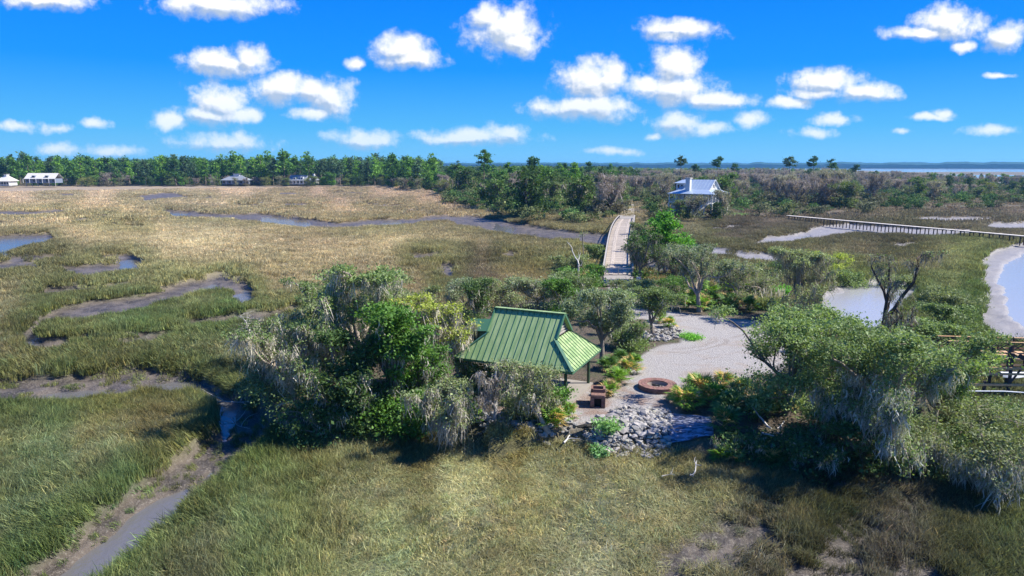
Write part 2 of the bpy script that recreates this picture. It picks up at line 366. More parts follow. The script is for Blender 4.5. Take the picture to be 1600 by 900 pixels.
# ------------------------------------------------------------------ mesh helpers
class Acc:
    def __init__(s): s.V = []; s.Q = []; s.T = []; s.C = []; s.mq = []; s.mt = []; s.n = 0
    def add(s, V, F, mat=0, col=(1, 1, 1)):
        V = np.asarray(V, float).reshape(-1, 3); F = np.asarray(F, int)
        if len(V) == 0: return
        col = np.asarray(col, float)
        if col.ndim == 1: col = np.broadcast_to(col[:3], (len(V), 3))
        s.V.append(V); s.C.append(col)
        if F.shape[1] == 4: s.Q.append(F + s.n); s.mq.append(np.full(len(F), mat))
        else: s.T.append(F + s.n); s.mt.append(np.full(len(F), mat))
        s.n += len(V)
    def box(s, c, d, mat=0, rz=0.0, col=(1, 1, 1), M=None):
        c = np.asarray(c, float); d = np.asarray(d, float) / 2
        v = np.array([(i, j, k) for k in (-1, 1) for j in (-1, 1) for i in (-1, 1)], float) * d
        if rz:
            R = np.array([[math.cos(rz), -math.sin(rz), 0], [math.sin(rz), math.cos(rz), 0], [0, 0, 1]]); v = v @ R.T
        if M is not None: v = v @ np.asarray(M).T
        s.add(v + c, [(0, 2, 3, 1), (4, 5, 7, 6), (0, 1, 5, 4), (2, 6, 7, 3), (0, 4, 6, 2), (1, 3, 7, 5)], mat, col)
    def bar(s, a, c, w, h=None, mat=0, col=(1, 1, 1)):
        a = np.asarray(a, float); c = np.asarray(c, float); h = h or w
        d = c - a; L = np.linalg.norm(d); d /= L
        up = np.array([0, 0, 1.]) if abs(d[2]) < .95 else np.array([0, 1., 0])
        r = np.cross(d, up); r /= np.linalg.norm(r); u = np.cross(r, d)
        s.box((a + c) / 2, (w, L, h), mat, col=col, M=np.stack([r, d, u], 1))
    def tube(s, pts, rad, k=6, mat=0, col=(1, 1, 1), cap=False):
        pts = np.asarray(pts, float); n = len(pts); rad = np.broadcast_to(np.asarray(rad, float), (n,))
        t = np.gradient(pts, axis=0); t /= np.linalg.norm(t, axis=1)[:, None] + 1e-9
        ref = np.array([0.31, 0.17, 0.93]) if abs(t[0] @ np.array([0.31, .17, .93])) < .9 else np.array([1., 0, 0])
        r = np.cross(t, ref); r /= np.linalg.norm(r, axis=1)[:, None] + 1e-9; u = np.cross(t, r)
        a = np.arange(k) * 2 * PI / k
        V = pts[:, None] + rad[:, None, None] * (np.cos(a)[None, :, None] * r[:, None] + np.sin(a)[None, :, None] * u[:, None])
        i = np.arange(n - 1)[:, None] * k; j = np.arange(k)[None]; j2 = (j + 1) % k
        F = np.stack([i + j, i + j2, i + k + j2, i + k + j], -1).reshape(-1, 4)
        s.add(V.reshape(-1, 3), F, mat, col)
        if cap:
            V2 = np.concatenate([V[-1], pts[-1:]]); s.add(V2, [(q, (q + 1) % k, k) for q in range(k)], mat, col)
    def lathe(s, prof, c, k=24, mat=0, col=(1, 1, 1)):
        a = np.arange(k) * 2 * PI / k; n = len(prof)
        V = np.array([[(c[0] + r * math.cos(q), c[1] + r * math.sin(q), c[2] + z) for q in a] for r, z in prof])
        i = np.arange(n - 1)[:, None] * k; j = np.arange(k)[None]; j2 = (j + 1) % k
        s.add(V.reshape(-1, 3), np.stack([i + j, i + j2, i + k + j2, i + k + j], -1).reshape(-1, 4), mat, col)
    def mesh(s, name, mats, smooth=False):
        me = bpy.data.meshes.new(name)
        V = np.concatenate(s.V); C = np.concatenate(s.C)
        Q = np.concatenate(s.Q) if s.Q else np.zeros((0, 4), int); T = np.concatenate(s.T) if s.T else np.zeros((0, 3), int)
        me.vertices.add(len(V)); me.vertices.foreach_set('co', V.astype(np.float32).ravel())
        li = np.concatenate([Q.ravel(), T.ravel()]); me.loops.add(len(li)); me.loops.foreach_set('vertex_index', li.astype(np.int32))
        ls = np.concatenate([np.arange(len(Q)) * 4, len(Q) * 4 + np.arange(len(T)) * 3])
        me.polygons.add(len(ls)); me.polygons.foreach_set('loop_start', ls.astype(np.int32))
        mi = np.concatenate([np.concatenate(s.mq) if s.mq else np.zeros(0), np.concatenate(s.mt) if s.mt else np.zeros(0)])
        me.polygons.foreach_set('material_index', mi.astype(np.int32))
        me.polygons.foreach_set('use_smooth', np.full(len(ls), smooth))
        at = me.color_attributes.new('tint', 'FLOAT_COLOR', 'POINT')
        at.data.foreach_set('color', np.concatenate([C, np.ones((len(C), 1))], 1).astype(np.float32).ravel())
        me.update(calc_edges=True)
        for m in (mats if isinstance(mats, (list, tuple)) else [mats]): me.materials.append(m)
        return me


def obj(name, data, parent=None, loc=(0, 0, 0), rot=(0, 0, 0), scale=(1, 1, 1), kind=None, label=None, cat=None, group=None):
    o = bpy.data.objects.new(name, data); COL.objects.link(o)
    o.location = loc; o.rotation_euler = rot; o.scale = scale
    if parent is not None: o.parent = parent
    if kind: o['kind'] = kind
    if label: o['label'] = label
    if cat: o['category'] = cat
    if group: o['group'] = group
    return o


def thing(name, label, cat, loc=(0, 0, 0), rz=0.0, group=None):
    return obj(name, None, None, tuple(float(v) for v in loc), (0, 0, rz), label=label, cat=cat, group=group)


def boxpart(name, c, d, m, parent, rz=0.0):
    a = Acc(); a.box(c, d, rz=rz); return obj(name, a.mesh(name, m), parent)


def dup(root, loc, rz=0.0, scale=1.0, label=None, group=None):
    r = root.copy(); COL.objects.link(r); r.location = loc; r.rotation_euler = (0, 0, rz); r.scale = (scale,) * 3
    if label: r['label'] = label
    if group: r['group'] = group
    for ch in list(root.children):
        c = ch.copy(); COL.objects.link(c); c.parent = r
        for g in list(ch.children):
            e = g.copy(); COL.objects.link(e); e.parent = c
    return r


# ------------------------------------------------------------------ materials
def material(name, fn):
    m = bpy.data.materials.new(name); m.use_nodes = True; nt_ = m.node_tree; nt_.nodes.clear(); b_ = NB(nt_)
    o = b_.n('ShaderNodeOutputMaterial'); p = b_.n('ShaderNodeBsdfPrincipled'); nt_.links.new(p.outputs[0], o.inputs[0])
    fn(b_, p, o); return m


def simple(name, colour, rough=0.7, var=0.25, scale=6.0, bump=0.2, metal=0.0, spec=0.3, tint=False, bdist=0.01):
    def fn(b_, p, o):
        t = b_.n('ShaderNodeTexCoord').outputs['Object']
        nz = b_.noise(t, scale, 5)
        f = b_.math('MULTIPLY_ADD', nz, 2 * var, 1 - var)
        c = b_.mix(1.0, colour, f, 'MULTIPLY')
        if tint: c = b_.mix(1.0, c, b_.attr('tint').outputs['Color'], 'MULTIPLY')
        b_.put(p.inputs['Base Color'], c); p.inputs['Roughness'].default_value = rough; p.inputs['Metallic'].default_value = metal
        p.inputs['Specular IOR Level'].default_value = spec
        if bump: b_.put(p.inputs['Normal'], b_.bump(b_.noise(t, scale * 4, 4), bump, bdist))
    return material(name, fn)


def leafmat(name, inst=False, trans=0.3, gain=1.95, rough=0.55, spec=0.25):
    def fn(b_, p, o):
        a = b_.attr('tint', inst).outputs['Color']
        oi = b_.n('ShaderNodeObjectInfo').outputs['Random']
        c = b_.mix(1.0, a, b_.math('MULTIPLY_ADD', oi, 0.3 * gain, 0.85 * gain), 'MULTIPLY')
        if inst:
            g = b_.attr('tint').outputs['Color']; c = b_.mix(1.0, c, g, 'MULTIPLY')
        b_.put(p.inputs['Base Color'], c); p.inputs['Roughness'].default_value = rough
        p.inputs['Specular IOR Level'].default_value = spec
        t = b_.n('ShaderNodeBsdfTranslucent'); b_.put(t.inputs[0], b_.mix(1.0, c, ((1.0, 1.0, 0.85) if inst else (1.15, 1.15, 0.6)), 'MULTIPLY'))
        mx = b_.n('ShaderNodeMixShader'); mx.inputs[0].default_value = trans
        b_.nt.links.new(p.outputs[0], mx.inputs[1]); b_.nt.links.new(t.outputs[0], mx.inputs[2]); b_.nt.links.new(mx.outputs[0], o.inputs[0])
    return material(name, fn)


M = {}
M['leaf'] = leafmat('leaf', trans=0.35)
M['grass'] = leafmat('marsh_grass', inst=True, gain=1.5, trans=0.42, rough=0.7, spec=0.12)
M['farleaf'] = leafmat('far_leaf', inst=False, trans=0.3, rough=0.7, spec=0.1)
M['farinst'] = leafmat('far_leaf_wood', inst=True, trans=0.3, rough=0.7, spec=0.1)
M['moss'] = leafmat('spanish_moss', trans=0.25, rough=0.9, spec=0.05)
M['bark'] = simple('bark', (0.17, 0.145, 0.12), 0.9, 0.45, 5, 0.8, tint=True, bdist=0.03)
M['deadwood'] = simple('bleached_wood', (0.42, 0.40, 0.37), 0.85, 0.3, 7, 0.6, tint=True, bdist=0.02)
def roofmetal(b_, p, o):
    t = b_.n('ShaderNodeTexCoord').outputs['Object']; mp = b_.n('ShaderNodeMapping'); b_.put(mp.inputs[0], t); mp.inputs['Scale'].default_value = (3.2, .35, .35)
    st = b_.noise(mp.outputs[0], 1.6, 6, .65); bl = b_.noise(t, .9, 5, .6); oi = b_.n('ShaderNodeObjectInfo').outputs['Random']
    c = b_.mix(b_.ss(st, .35, .7), (0.195, 0.30, 0.12), (0.34, 0.43, 0.20)); c = b_.mix(b_.math('MULTIPLY', b_.ss(bl, .55, .75), .35), c, (0.15, 0.22, 0.10))
    c = b_.mix(1.0, c, b_.math('MULTIPLY_ADD', oi, .14, .92), 'MULTIPLY'); c = b_.mix(b_.math('MULTIPLY', b_.ss(b_.noise(t, 14, 3, .6), .66, .72), .7), c, (0.09, 0.075, 0.04))
    b_.put(p.inputs['Base Color'], c); p.inputs['Roughness'].default_value = .62; p.inputs['Specular IOR Level'].default_value = .2; b_.put(p.inputs['Normal'], b_.bump(b_.noise(t, 2.5, 3), .25, .02))
M['greenmetal'] = material('green_metal', roofmetal)
M['greendark'] = simple('green_trim', (0.05, 0.14, 0.075), 0.4, 0.1, 2, 0.05, 0, 0.5)
M['greenpaint'] = simple('dark_green_paint', (0.035, 0.07, 0.035), 0.6, 0.2, 5, 0.2)
M['concrete'] = simple('concrete', (0.27, 0.245, 0.21), 0.85, 0.2, 1.5, 0.3)
M['timber'] = simple('grey_timber', (0.36, 0.33, 0.29), 0.85, 0.35, 3, 0.5, tint=True)
M['newtimber'] = simple('brown_timber', (0.42, 0.27, 0.15), 0.8, 0.3, 3, 0.4, tint=True)
M['darktimber'] = simple('wet_pile', (0.06, 0.05, 0.045), 0.8, 0.4, 3, 0.4)
M['brick'] = simple('brick', (0.20, 0.115, 0.088), 0.85, 0.5, 9, 0.5, tint=True)
M['mortar'] = simple('mortar', (0.34, 0.28, 0.24), 0.95, 0.2, 9, 0.3)
M['char'] = simple('charred', (0.03, 0.028, 0.025), 0.95, 0.4, 9, 0.3)
M['rock'] = simple('riprap_stone', (0.27, 0.26, 0.24), 0.85, 0.35, 4, 0.8, tint=True, bdist=0.03)
M['white'] = simple('white_paint', (0.62, 0.62, 0.60), 0.6, 0.06, 2, 0.05)
M['cream'] = simple('cream_siding', (0.54, 0.52, 0.47), 0.7, 0.08, 2, 0.1)
M['paleroof'] = simple('pale_metal_roof', (0.37, 0.45, 0.53), 0.35, 0.1, 0.8, 0.03, 0.2, 0.5)
M['greyroof'] = simple('grey_shingle', (0.22, 0.24, 0.27), 0.8, 0.15, 1, 0.2)
M['glass'] = simple('window_glass', (0.03, 0.04, 0.05), 0.08, 0.1, 1, 0, 0, 0.6)
M['steel'] = simple('galvanised_steel', (0.30, 0.31, 0.32), 0.45, 0.15, 4, 0.1, 0.6)
M['slate'] = simple('slate_siding', (0.16, 0.19, 0.25), 0.7, 0.1, 2, 0.1)
M['cooler'] = simple('white_plastic', (0.7, 0.72, 0.74), 0.4, 0.05, 2, 0)


def tarpfn(b_, p, o):
    t = b_.n('ShaderNodeTexCoord').outputs['Object']
    v = b_.n('ShaderNodeMapping'); b_.put(v.inputs[0], t); v.inputs['Scale'].default_value = (1.2, 5, 1)
    nz = b_.noise(v.outputs[0], 1.6, 6, 0.65, 0.6)
    c = b_.mix(b_.ss(nz, 0.40, 0.62), (0.03, 0.035, 0.055), (0.26, 0.28, 0.36))
    b_.put(p.inputs['Base Color'], c); p.inputs['Roughness'].default_value = 0.6
    b_.put(p.inputs['Normal'], b_.bump(nz, 0.7, 0.06))
M['tarp'] = material('wrinkled_ground_cloth', tarpfn)


def groundfn(b_, p, o):
    pos = b_.n('ShaderNodeNewGeometry').outputs['Position']
    ma = b_.attr('mask'); sep = b_.n('ShaderNodeSeparateColor'); b_.nt.links.new(ma.outputs['Color'], sep.inputs[0])
    mud, grav, pat = sep.outputs[0], sep.outputs[1], sep.outputs[2]
    mb = b_.attr('mask2'); sep2 = b_.n('ShaderNodeSeparateColor'); b_.nt.links.new(mb.outputs['Color'], sep2.inputs[0])
    up, wet, lawn = sep2.outputs[0], sep2.outputs[1], sep2.outputs[2]
    tint = b_.attr('tint').outputs['Color']
    f1 = b_.noise(pos, 6.0, 5, 0.65); f2 = b_.noise(pos, 0.5, 5, 0.6); f3 = b_.noise(pos, 28, 3, 0.7); f0 = b_.noise(pos, 0.08, 5, 0.6)
    st = b_.n('ShaderNodeMapping'); b_.put(st.inputs[0], pos); st.inputs['Scale'].default_value = (0.05, 0.22, 0.1)
    f4 = b_.noise(st.outputs[0], 1.0, 6, 0.65)
    g = b_.mix(1.0, tint, b_.math('MULTIPLY_ADD', f1, 0.9, 0.35), 'MULTIPLY')
    g = b_.mix(1.0, g, b_.math('MULTIPLY_ADD', f4, 0.9, 0.5), 'MULTIPLY')
    mudc = b_.mix(b_.ss(f2, .35, .65), (0.045, 0.036, 0.026), (0.13, 0.105, 0.080))
    mudc = b_.mix(b_.ss(f1, 0.5, 0.68), mudc, (0.20, 0.175, 0.14)); mudc = b_.mix(b_.ss(f3, 0.62, 0.72), mudc, (0.035, 0.03, 0.024))
    mudc = b_.mix(b_.math('MULTIPLY', wet, 0.6), mudc, (0.10, 0.09, 0.085))
    spx = b_.n('ShaderNodeSeparateXYZ'); b_.put(spx.inputs[0], pos)
    silt_glare = b_.ss(b_.math('MULTIPLY_ADD', f0, 16.0, spx.outputs[0]), 28.0, 50.0); mudc = b_.mix(b_.math('MULTIPLY', silt_glare, .6), mudc, (0.34, 0.325, 0.32))  # mud pales to the right, its wet sky sheen mixed into the colour
    litter = b_.mix(b_.ss(f1, 0.35, 0.65), (0.04, 0.031, 0.02), (0.14, 0.105, 0.068))
    litter = b_.mix(b_.ss(f2, 0.45, 0.7), litter, (0.06, 0.07, 0.025))
    gravc = b_.mix(b_.ss(f3, 0.3, 0.7), (0.18, 0.165, 0.15), (0.45, 0.425, 0.40))
    trk = b_.n('ShaderNodeTexWave'); trk.wave_type = 'BANDS'
    b_.put(trk.inputs['Vector'], pos); trk.inputs['Scale'].default_value = 0.10; trk.inputs['Distortion'].default_value = 5; trk.inputs['Detail'].default_value = 3
    trk.inputs['Detail Scale'].default_value = 0.4
    gravc = b_.mix(b_.math('MULTIPLY', b_.ss(b_.noise(pos, .35, 5, .6), 0.48, 0.66), 0.55), gravc, (0.30, 0.24, 0.19))
    dc = b_.vec('DISTANCE', b_.vec('ADD', pos, b_.vec('MULTIPLY', b_.noise(pos, .25, 3, .5, 0, True), (5.5, 5.5, 0))), (float(P(1035, 500, 1.2)[0]), float(P(1035, 500, 1.2)[1]), 1.2))
    tn = b_.n('ShaderNodeTexNoise', noise_dimensions='1D'); b_.put(tn.inputs['W'], dc); tn.inputs['Scale'].default_value = .8; tn.inputs['Detail'].default_value = 4
    gravc = b_.mix(b_.math('MULTIPLY', b_.math('MULTIPLY', b_.ss(tn.outputs[0], .5, .66), b_.ss(b_.noise(pos, .3, 3), .42, .6)), .5), gravc, (0.20, 0.165, 0.135))
    gravc = b_.mix(b_.math('MULTIPLY', b_.ss(b_.noise(pos, 11, 4, .7), .60, .68), .6), gravc, (0.13, 0.10, 0.07))
    dirt = b_.mix(b_.ss(f3, 0.3, 0.7), (0.15, 0.095, 0.07), (0.32, 0.24, 0.19))
    dirt = b_.mix(b_.ss(f2, 0.42, 0.6), dirt, gravc)
    c = b_.mix(mud, g, mudc); c = b_.mix(up, c, litter)
    c = b_.mix(lawn, c, (0.07, 0.16, 0.02))
    c = b_.mix(pat, c, dirt); c = b_.mix(grav, c, gravc)
    b_.put(p.inputs['Base Color'], c)
    r = b_.math('MULTIPLY_ADD', mud, -0.5, 0.9); r = b_.math('MULTIPLY_ADD', wet, -0.18, r)
    r = b_.math('MULTIPLY_ADD', b_.math('MULTIPLY', f1, mud), 0.25, r)
    b_.put(p.inputs['Roughness'], r)
    p.inputs['Specular IOR Level'].default_value = 0.5
    hgt = b_.math('ADD', b_.math('MULTIPLY', f1, 0.7), b_.math('MULTIPLY', f3, 0.3))
    b_.put(p.inputs['Normal'], b_.bump(hgt, 1.0, 0.18))
M['ground'] = material('ground', groundfn)


def waterfn(b_, p, o):
    pos = b_.n('ShaderNodeNewGeometry').outputs['Position']
    nz = b_.noise(pos, 2.2, 4, 0.6)
    sp_ = b_.n('ShaderNodeSeparateXYZ'); b_.put(sp_.inputs[0], pos); silt_glare = b_.ss(b_.math('MULTIPLY_ADD', b_.noise(pos, .1, 3), 10.0, sp_.outputs[0]), 28.0, 44.0)
    b_.put(p.inputs['Base Color'], b_.mix(silt_glare, (0.115, 0.11, 0.105), (0.33, 0.325, 0.33)))  # murky river water, with the sky's pale glare put into its base colour
    p.inputs['Roughness'].default_value = 0.13; p.inputs['IOR'].default_value = 1.33; p.inputs['Specular IOR Level'].default_value = 0.8
    b_.put(p.inputs['Normal'], b_.bump(nz, 0.45, 0.08))
M['water'] = material('water', waterfn)

# ------------------------------------------------------------------ ground sheet and water
rng = np.random.default_rng(7)
az = np.concatenate([np.linspace(-180, -46, 24, endpoint=False), np.linspace(-46, 46, 520), np.linspace(46, 180, 25)[1:-1]])
az = np.radians(az)
rr = [0.0]
rr += list(np.geomspace(4, 22, 14)); rr += list(22 * np.exp(np.linspace(0, math.log(320 / 22), 430))[1:])
rr += list(np.geomspace(320, 1500, 190)[1:]); rr += list(np.geomspace(1500, 16000, 24)[1:])
rr = np.array(rr); rr[0] = 0.6
R_, A_ = np.meshgrid(rr, az, indexing='ij')
X = R_ * np.sin(A_); Y = R_ * np.cos(A_)
h, mud, grav, pat, up, creekd, wet = land(X.ravel(), Y.ravel())
gc = grass_colour(X.ravel(), Y.ravel())
nr, na = R_.shape
a = Acc()
i = np.arange(nr - 1)[:, None] * na; j = np.arange(na)[None]; j2 = (j + 1) % na
a.add(np.stack([X.ravel(), Y.ravel(), h], 1), np.stack([i + j, i + na + j, i + na + j2, i + j2], -1).reshape(-1, 4), 0, gc * 0.8)
me = a.mesh('ground', M['ground'], True)
_lx, _ly = proj(X.ravel(), np.maximum(Y.ravel(), 6), 1.2)
lawn = sst(-sd_poly(_lx, _ly, [(1060, 336), (1110, 335), (1160, 331), (1185, 333), (1180, 337), (1120, 340), (1060, 341)]), -1, 1.5) * (Y.ravel() > 20)
for nm, arr in (('mask', (mud, grav, pat)), ('mask2', (up, wet, lawn))):
    at = me.color_attributes.new(nm, 'FLOAT_COLOR', 'POINT')
    at.data.foreach_set('color', np.stack(list(arr) + [np.ones_like(mud)], 1).astype(np.float32).ravel())
obj('ground', me, kind='structure')
a = Acc(); a.add([(-16000, -16000, -0.88), (16000, -16000, -0.88), (16000, 16000, -0.88), (-16000, 16000, -0.88)], [(0, 1, 2, 3)])
obj('water', a.mesh('water', M['water']), kind='structure')

_hc = {}
def gz(x, y):
    v = land(np.array([float(x)]), np.array([float(y)]))[0][0]
    return float(v)


# ------------------------------------------------------------------ scattered grass (geometry nodes, one object per kind of cover)
def tuft(name, n, rad, hgt, wid, lean, seed, mat, split=2, plume=False):
    r = np.random.default_rng(seed); a = Acc()
    th = r.uniform(0, 2 * PI, n); ro = rad * np.sqrt(r.uniform(0, 1, n))
    bx, by = ro * np.cos(th), ro * np.sin(th)
    ld = r.uniform(0, 2 * PI, n); L = hgt * r.uniform(.55, 1.1, n); ln = lean * r.uniform(.2, 1.3, n) * L
    fa = r.uniform(0, 2 * PI, n); w_ = wid * r.uniform(.7, 1.3, n) / 2
    col = r.uniform(.45, 1.25, n); dead_ = r.uniform(0, 1, n) < .15; col = np.where(dead_, col * 1.45, col)
    hue = r.normal(0, .06, n) + dead_ * .06
    C = np.stack([col * (1 + hue), col, col * (1 - hue)], 1)
    dx, dy = np.cos(fa) * w_, np.sin(fa) * w_
    b0 = np.stack([bx, by, np.zeros(n)], 1); off = np.stack([dx, dy, 0 * dx], 1)
    m1 = b0 + np.stack([np.cos(ld) * ln * .3, np.sin(ld) * ln * .3, L * .55], 1)
    tp = b0 + np.stack([np.cos(ld) * ln, np.sin(ld) * ln, L * (1 - .25 * np.minimum(ln / L, 1))], 1)
    V = np.stack([b0 - off, b0 + off, m1 + off * .8, m1 - off * .8, tp], 1).reshape(-1, 3)
    k = np.arange(n)[:, None] * 5
    CC = np.repeat(C, 5, 0)
    a.add(V, k + np.array([[0, 1, 2, 3]]), 0, CC)
    a2T = k + np.array([[3, 2, 4]])
    a.T.append(a2T); a.mt.append(np.zeros(n, int))
    return bpy.data.objects.new(name, a.mesh(name, mat))


def gn_scatter(name, pts, rot, scl, var, tint, sources, kind='stuff', label=None, cat=None):
    me = bpy.data.meshes.new(name); n = len(pts)
    me.vertices.add(n); me.vertices.foreach_set('co', pts.astype(np.float32).ravel())
    for nm, ty, ar in (('rot', 'FLOAT_VECTOR', rot), ('scl', 'FLOAT_VECTOR', scl)):
        t = me.attributes.new(nm, ty, 'POINT'); t.data.foreach_set('vector', ar.astype(np.float32).ravel())
    t = me.attributes.new('variant', 'INT', 'POINT'); t.data.foreach_set('value', var.astype(np.int32))
    t = me.attributes.new('tint', 'FLOAT_COLOR', 'POINT')
    t.data.foreach_set('color', np.concatenate([tint, np.ones((n, 1))], 1).astype(np.float32).ravel())
    col = bpy.data.collections.new(name + '_kinds')
    for s_ in sources: col.objects.link(s_)
    ng = bpy.data.node_groups.new(name, 'GeometryNodeTree')
    ng.interface.new_socket('Geometry', in_out='INPUT', socket_type='NodeSocketGeometry')
    ng.interface.new_socket('Geometry', in_out='OUTPUT', socket_type='NodeSocketGeometry')
    N, L = ng.nodes, ng.links
    gi, go = N.new('NodeGroupInput'), N.new('NodeGroupOutput')
    ci = N.new('GeometryNodeCollectionInfo'); ci.inputs['Collection'].default_value = col
    ci.inputs['Separate Children'].default_value = True; ci.inputs['Reset Children'].default_value = True
    ip = N.new('GeometryNodeInstanceOnPoints'); ip.inputs['Pick Instance'].default_value = True
    def na_(nm, ty):
        q = N.new('GeometryNodeInputNamedAttribute'); q.data_type = ty; q.inputs['Name'].default_value = nm
        return [o for o in q.outputs if o.enabled and o.name == 'Attribute'][0]
    L.new(gi.outputs[0], ip.inputs['Points']); L.new(ci.outputs[0], ip.inputs['Instance'])
    L.new(na_('variant', 'INT'), ip.inputs['Instance Index'])
    L.new(na_('rot', 'FLOAT_VECTOR'), ip.inputs['Rotation']); L.new(na_('scl', 'FLOAT_VECTOR'), ip.inputs['Scale'])
    L.new(ip.outputs[0], go.inputs[0])
    o = obj(name, me, kind=kind, label=label, cat=cat)
    md = o.modifiers.new('scatter', 'NODES'); md.node_group = ng
    return o


def polar(n, d0, d1, half=44):
    D = np.sqrt(rng.uniform(d0 * d0, d1 * d1, n)); A = np.radians(rng.uniform(-half, half, n))
    return D * np.sin(A), D * np.cos(A), D


def marsh_cover(name, bands, label):
    PX, PY, PZ, SC, VR, TT = [], [], [], [], [], []
    for (n, d0, d1, base, srcs, hk) in bands:
        x, y, D = polar(n, d0, d1)
        h, mud, grav, pat, up, creek, wet = land(x, y)
        px, py = proj(x, y, 0)
        keep = (mud < np.where(D < 75, rng.uniform(.25, 1.08, n), rng.uniform(.3, .75, n))) & (up < np.where(D > 150, rng.uniform(.1, 1.3, n), .25)) & (wet < .4)
        # bare mud shows through at the lower right and thin places
        thin = sst(fbm(x / 2.2, y / 2.2, 67), .48, .66) * (D < 140)
        keep &= rng.uniform(0, 1, n) > thin * 0.6
        x, y, D, h, creek, px, py, mud = (v[keep] for v in (x, y, D, h, creek, px, py, mud))
        c = grass_colour(x, y)
        m = len(x)
        mpp = D / FOC
        edge = sst(-creek * mpp, -2.2 - D * .01, -0.1)      # taller greener cordgrass on the creek banks
        # grass height by area
        short = sst(sd_poly(px, py, [(520, 900), (540, 760), (600, 712), (900, 720), (1060, 740), (1140, 820), (1080, 960), (500, 960)]), 40, -20)
        tall = .88 - 0.5 * short
        tall = tall * (0.45 + 1.1 * fbm(x / 3, y / 3, 71)) * (1 + .3 * edge)
        f = fbm(x / 1.7, y / 1.7, 73); f2 = fbm(x / 9, y / 9, 79)
        dark = np.clip(1 - .5 * edge * fbm(x / 3, y / 3, 5), 0, 1)
        k = (0.56 + .75 * f + .35 * (f2 - .5))
        green = np.array([0.70, .86, .58])
        e2 = (edge * .75 * (1 - .55 * sst(D, 90, 200)))[:, None]
        c = c * k[:, None] * dark[:, None] * (1 - e2) + (c * green * .85 * k[:, None]) * e2
        vr_ = np.where(D > 110, .09, .2)[:, None]; c *= 1 + vr_ * rng.uniform(-1, 1, (m, 1)); fd = sst(D, 120, 300)[:, None]; c *= 1 + fd * (np.array([[.97, .985, 1.0]]) - 1); c[:, 0] *= 1 + rng.normal(0, .35, m) * vr_[:, 0]; c[:, 2] *= 1 + rng.normal(0, .4, m) * vr_[:, 0]
        s = base * rng.uniform(.75, 1.3, m)
        stub = 1 - .55 * np.clip(mud, 0, 1); SC.append(np.stack([s * (.4 + .6 * stub), s * (.4 + .6 * stub), hk * tall * stub * rng.uniform(.75, 1.25, m)], 1))
        PX.append(x); PY.append(y); PZ.append(h - .04); VR.append(rng.choice(srcs, m)); TT.append(c)
    x, y, z = map(np.concatenate, (PX, PY, PZ))
    n = len(x)
    rot = np.zeros((n, 3)); rot[:, 2] = rng.uniform(0, 2 * PI, n)
    ph_ = 9.0 * fbm(x / 16, y / 16, 91, 3); tl_ = (.05 + .75 * np.clip(60 / np.hypot(x, y), .15, 1)) * sst(fbm(x / 6, y / 6, 95), .42, .7) + rng.normal(0, .08, n)
    rot[:, 0] = -tl_ * np.sin(ph_ - rot[:, 2]); rot[:, 1] = tl_ * np.cos(ph_ - rot[:, 2])
    src = [tuft('0_near_a', 46, .40, .8, .032, .55, 1, M['grass']), tuft('1_near_b', 46, .42, .7, .034, .9, 2, M['grass']),
           tuft('2_near_c', 40, .36, .85, .030, .4, 3, M['grass']),
           tuft('3_mid_a', 80, .75, .8, .055, .6, 4, M['grass']), tuft('4_mid_b', 80, .8, .75, .06, .5, 5, M['grass']),
           tuft('5_far_a', 110, 1.6, .8, .12, .3, 6, M['grass']), tuft('6_far_b', 110, 1.7, .7, .13, .3, 7, M['grass'])]
    return gn_scatter(name, np.stack([x, y, z], 1), rot, np.concatenate(SC), np.concatenate(VR), np.concatenate(TT) * GRASS_GAIN, src, label=label, cat='grass')


GRASS_GAIN = 1.27
marsh_cover('marsh_grass', [(46000, 22, 62, 1.0, [0, 1, 2], .95), (36000, 62, 110, 1.0, [3, 4], .95), (42000, 110, 240, 1.5, [3, 4], 1.0), (42000, 240, 560, 1.6, [5, 6], 1.05)],
            'tan and green cordgrass covering the whole salt marsh')


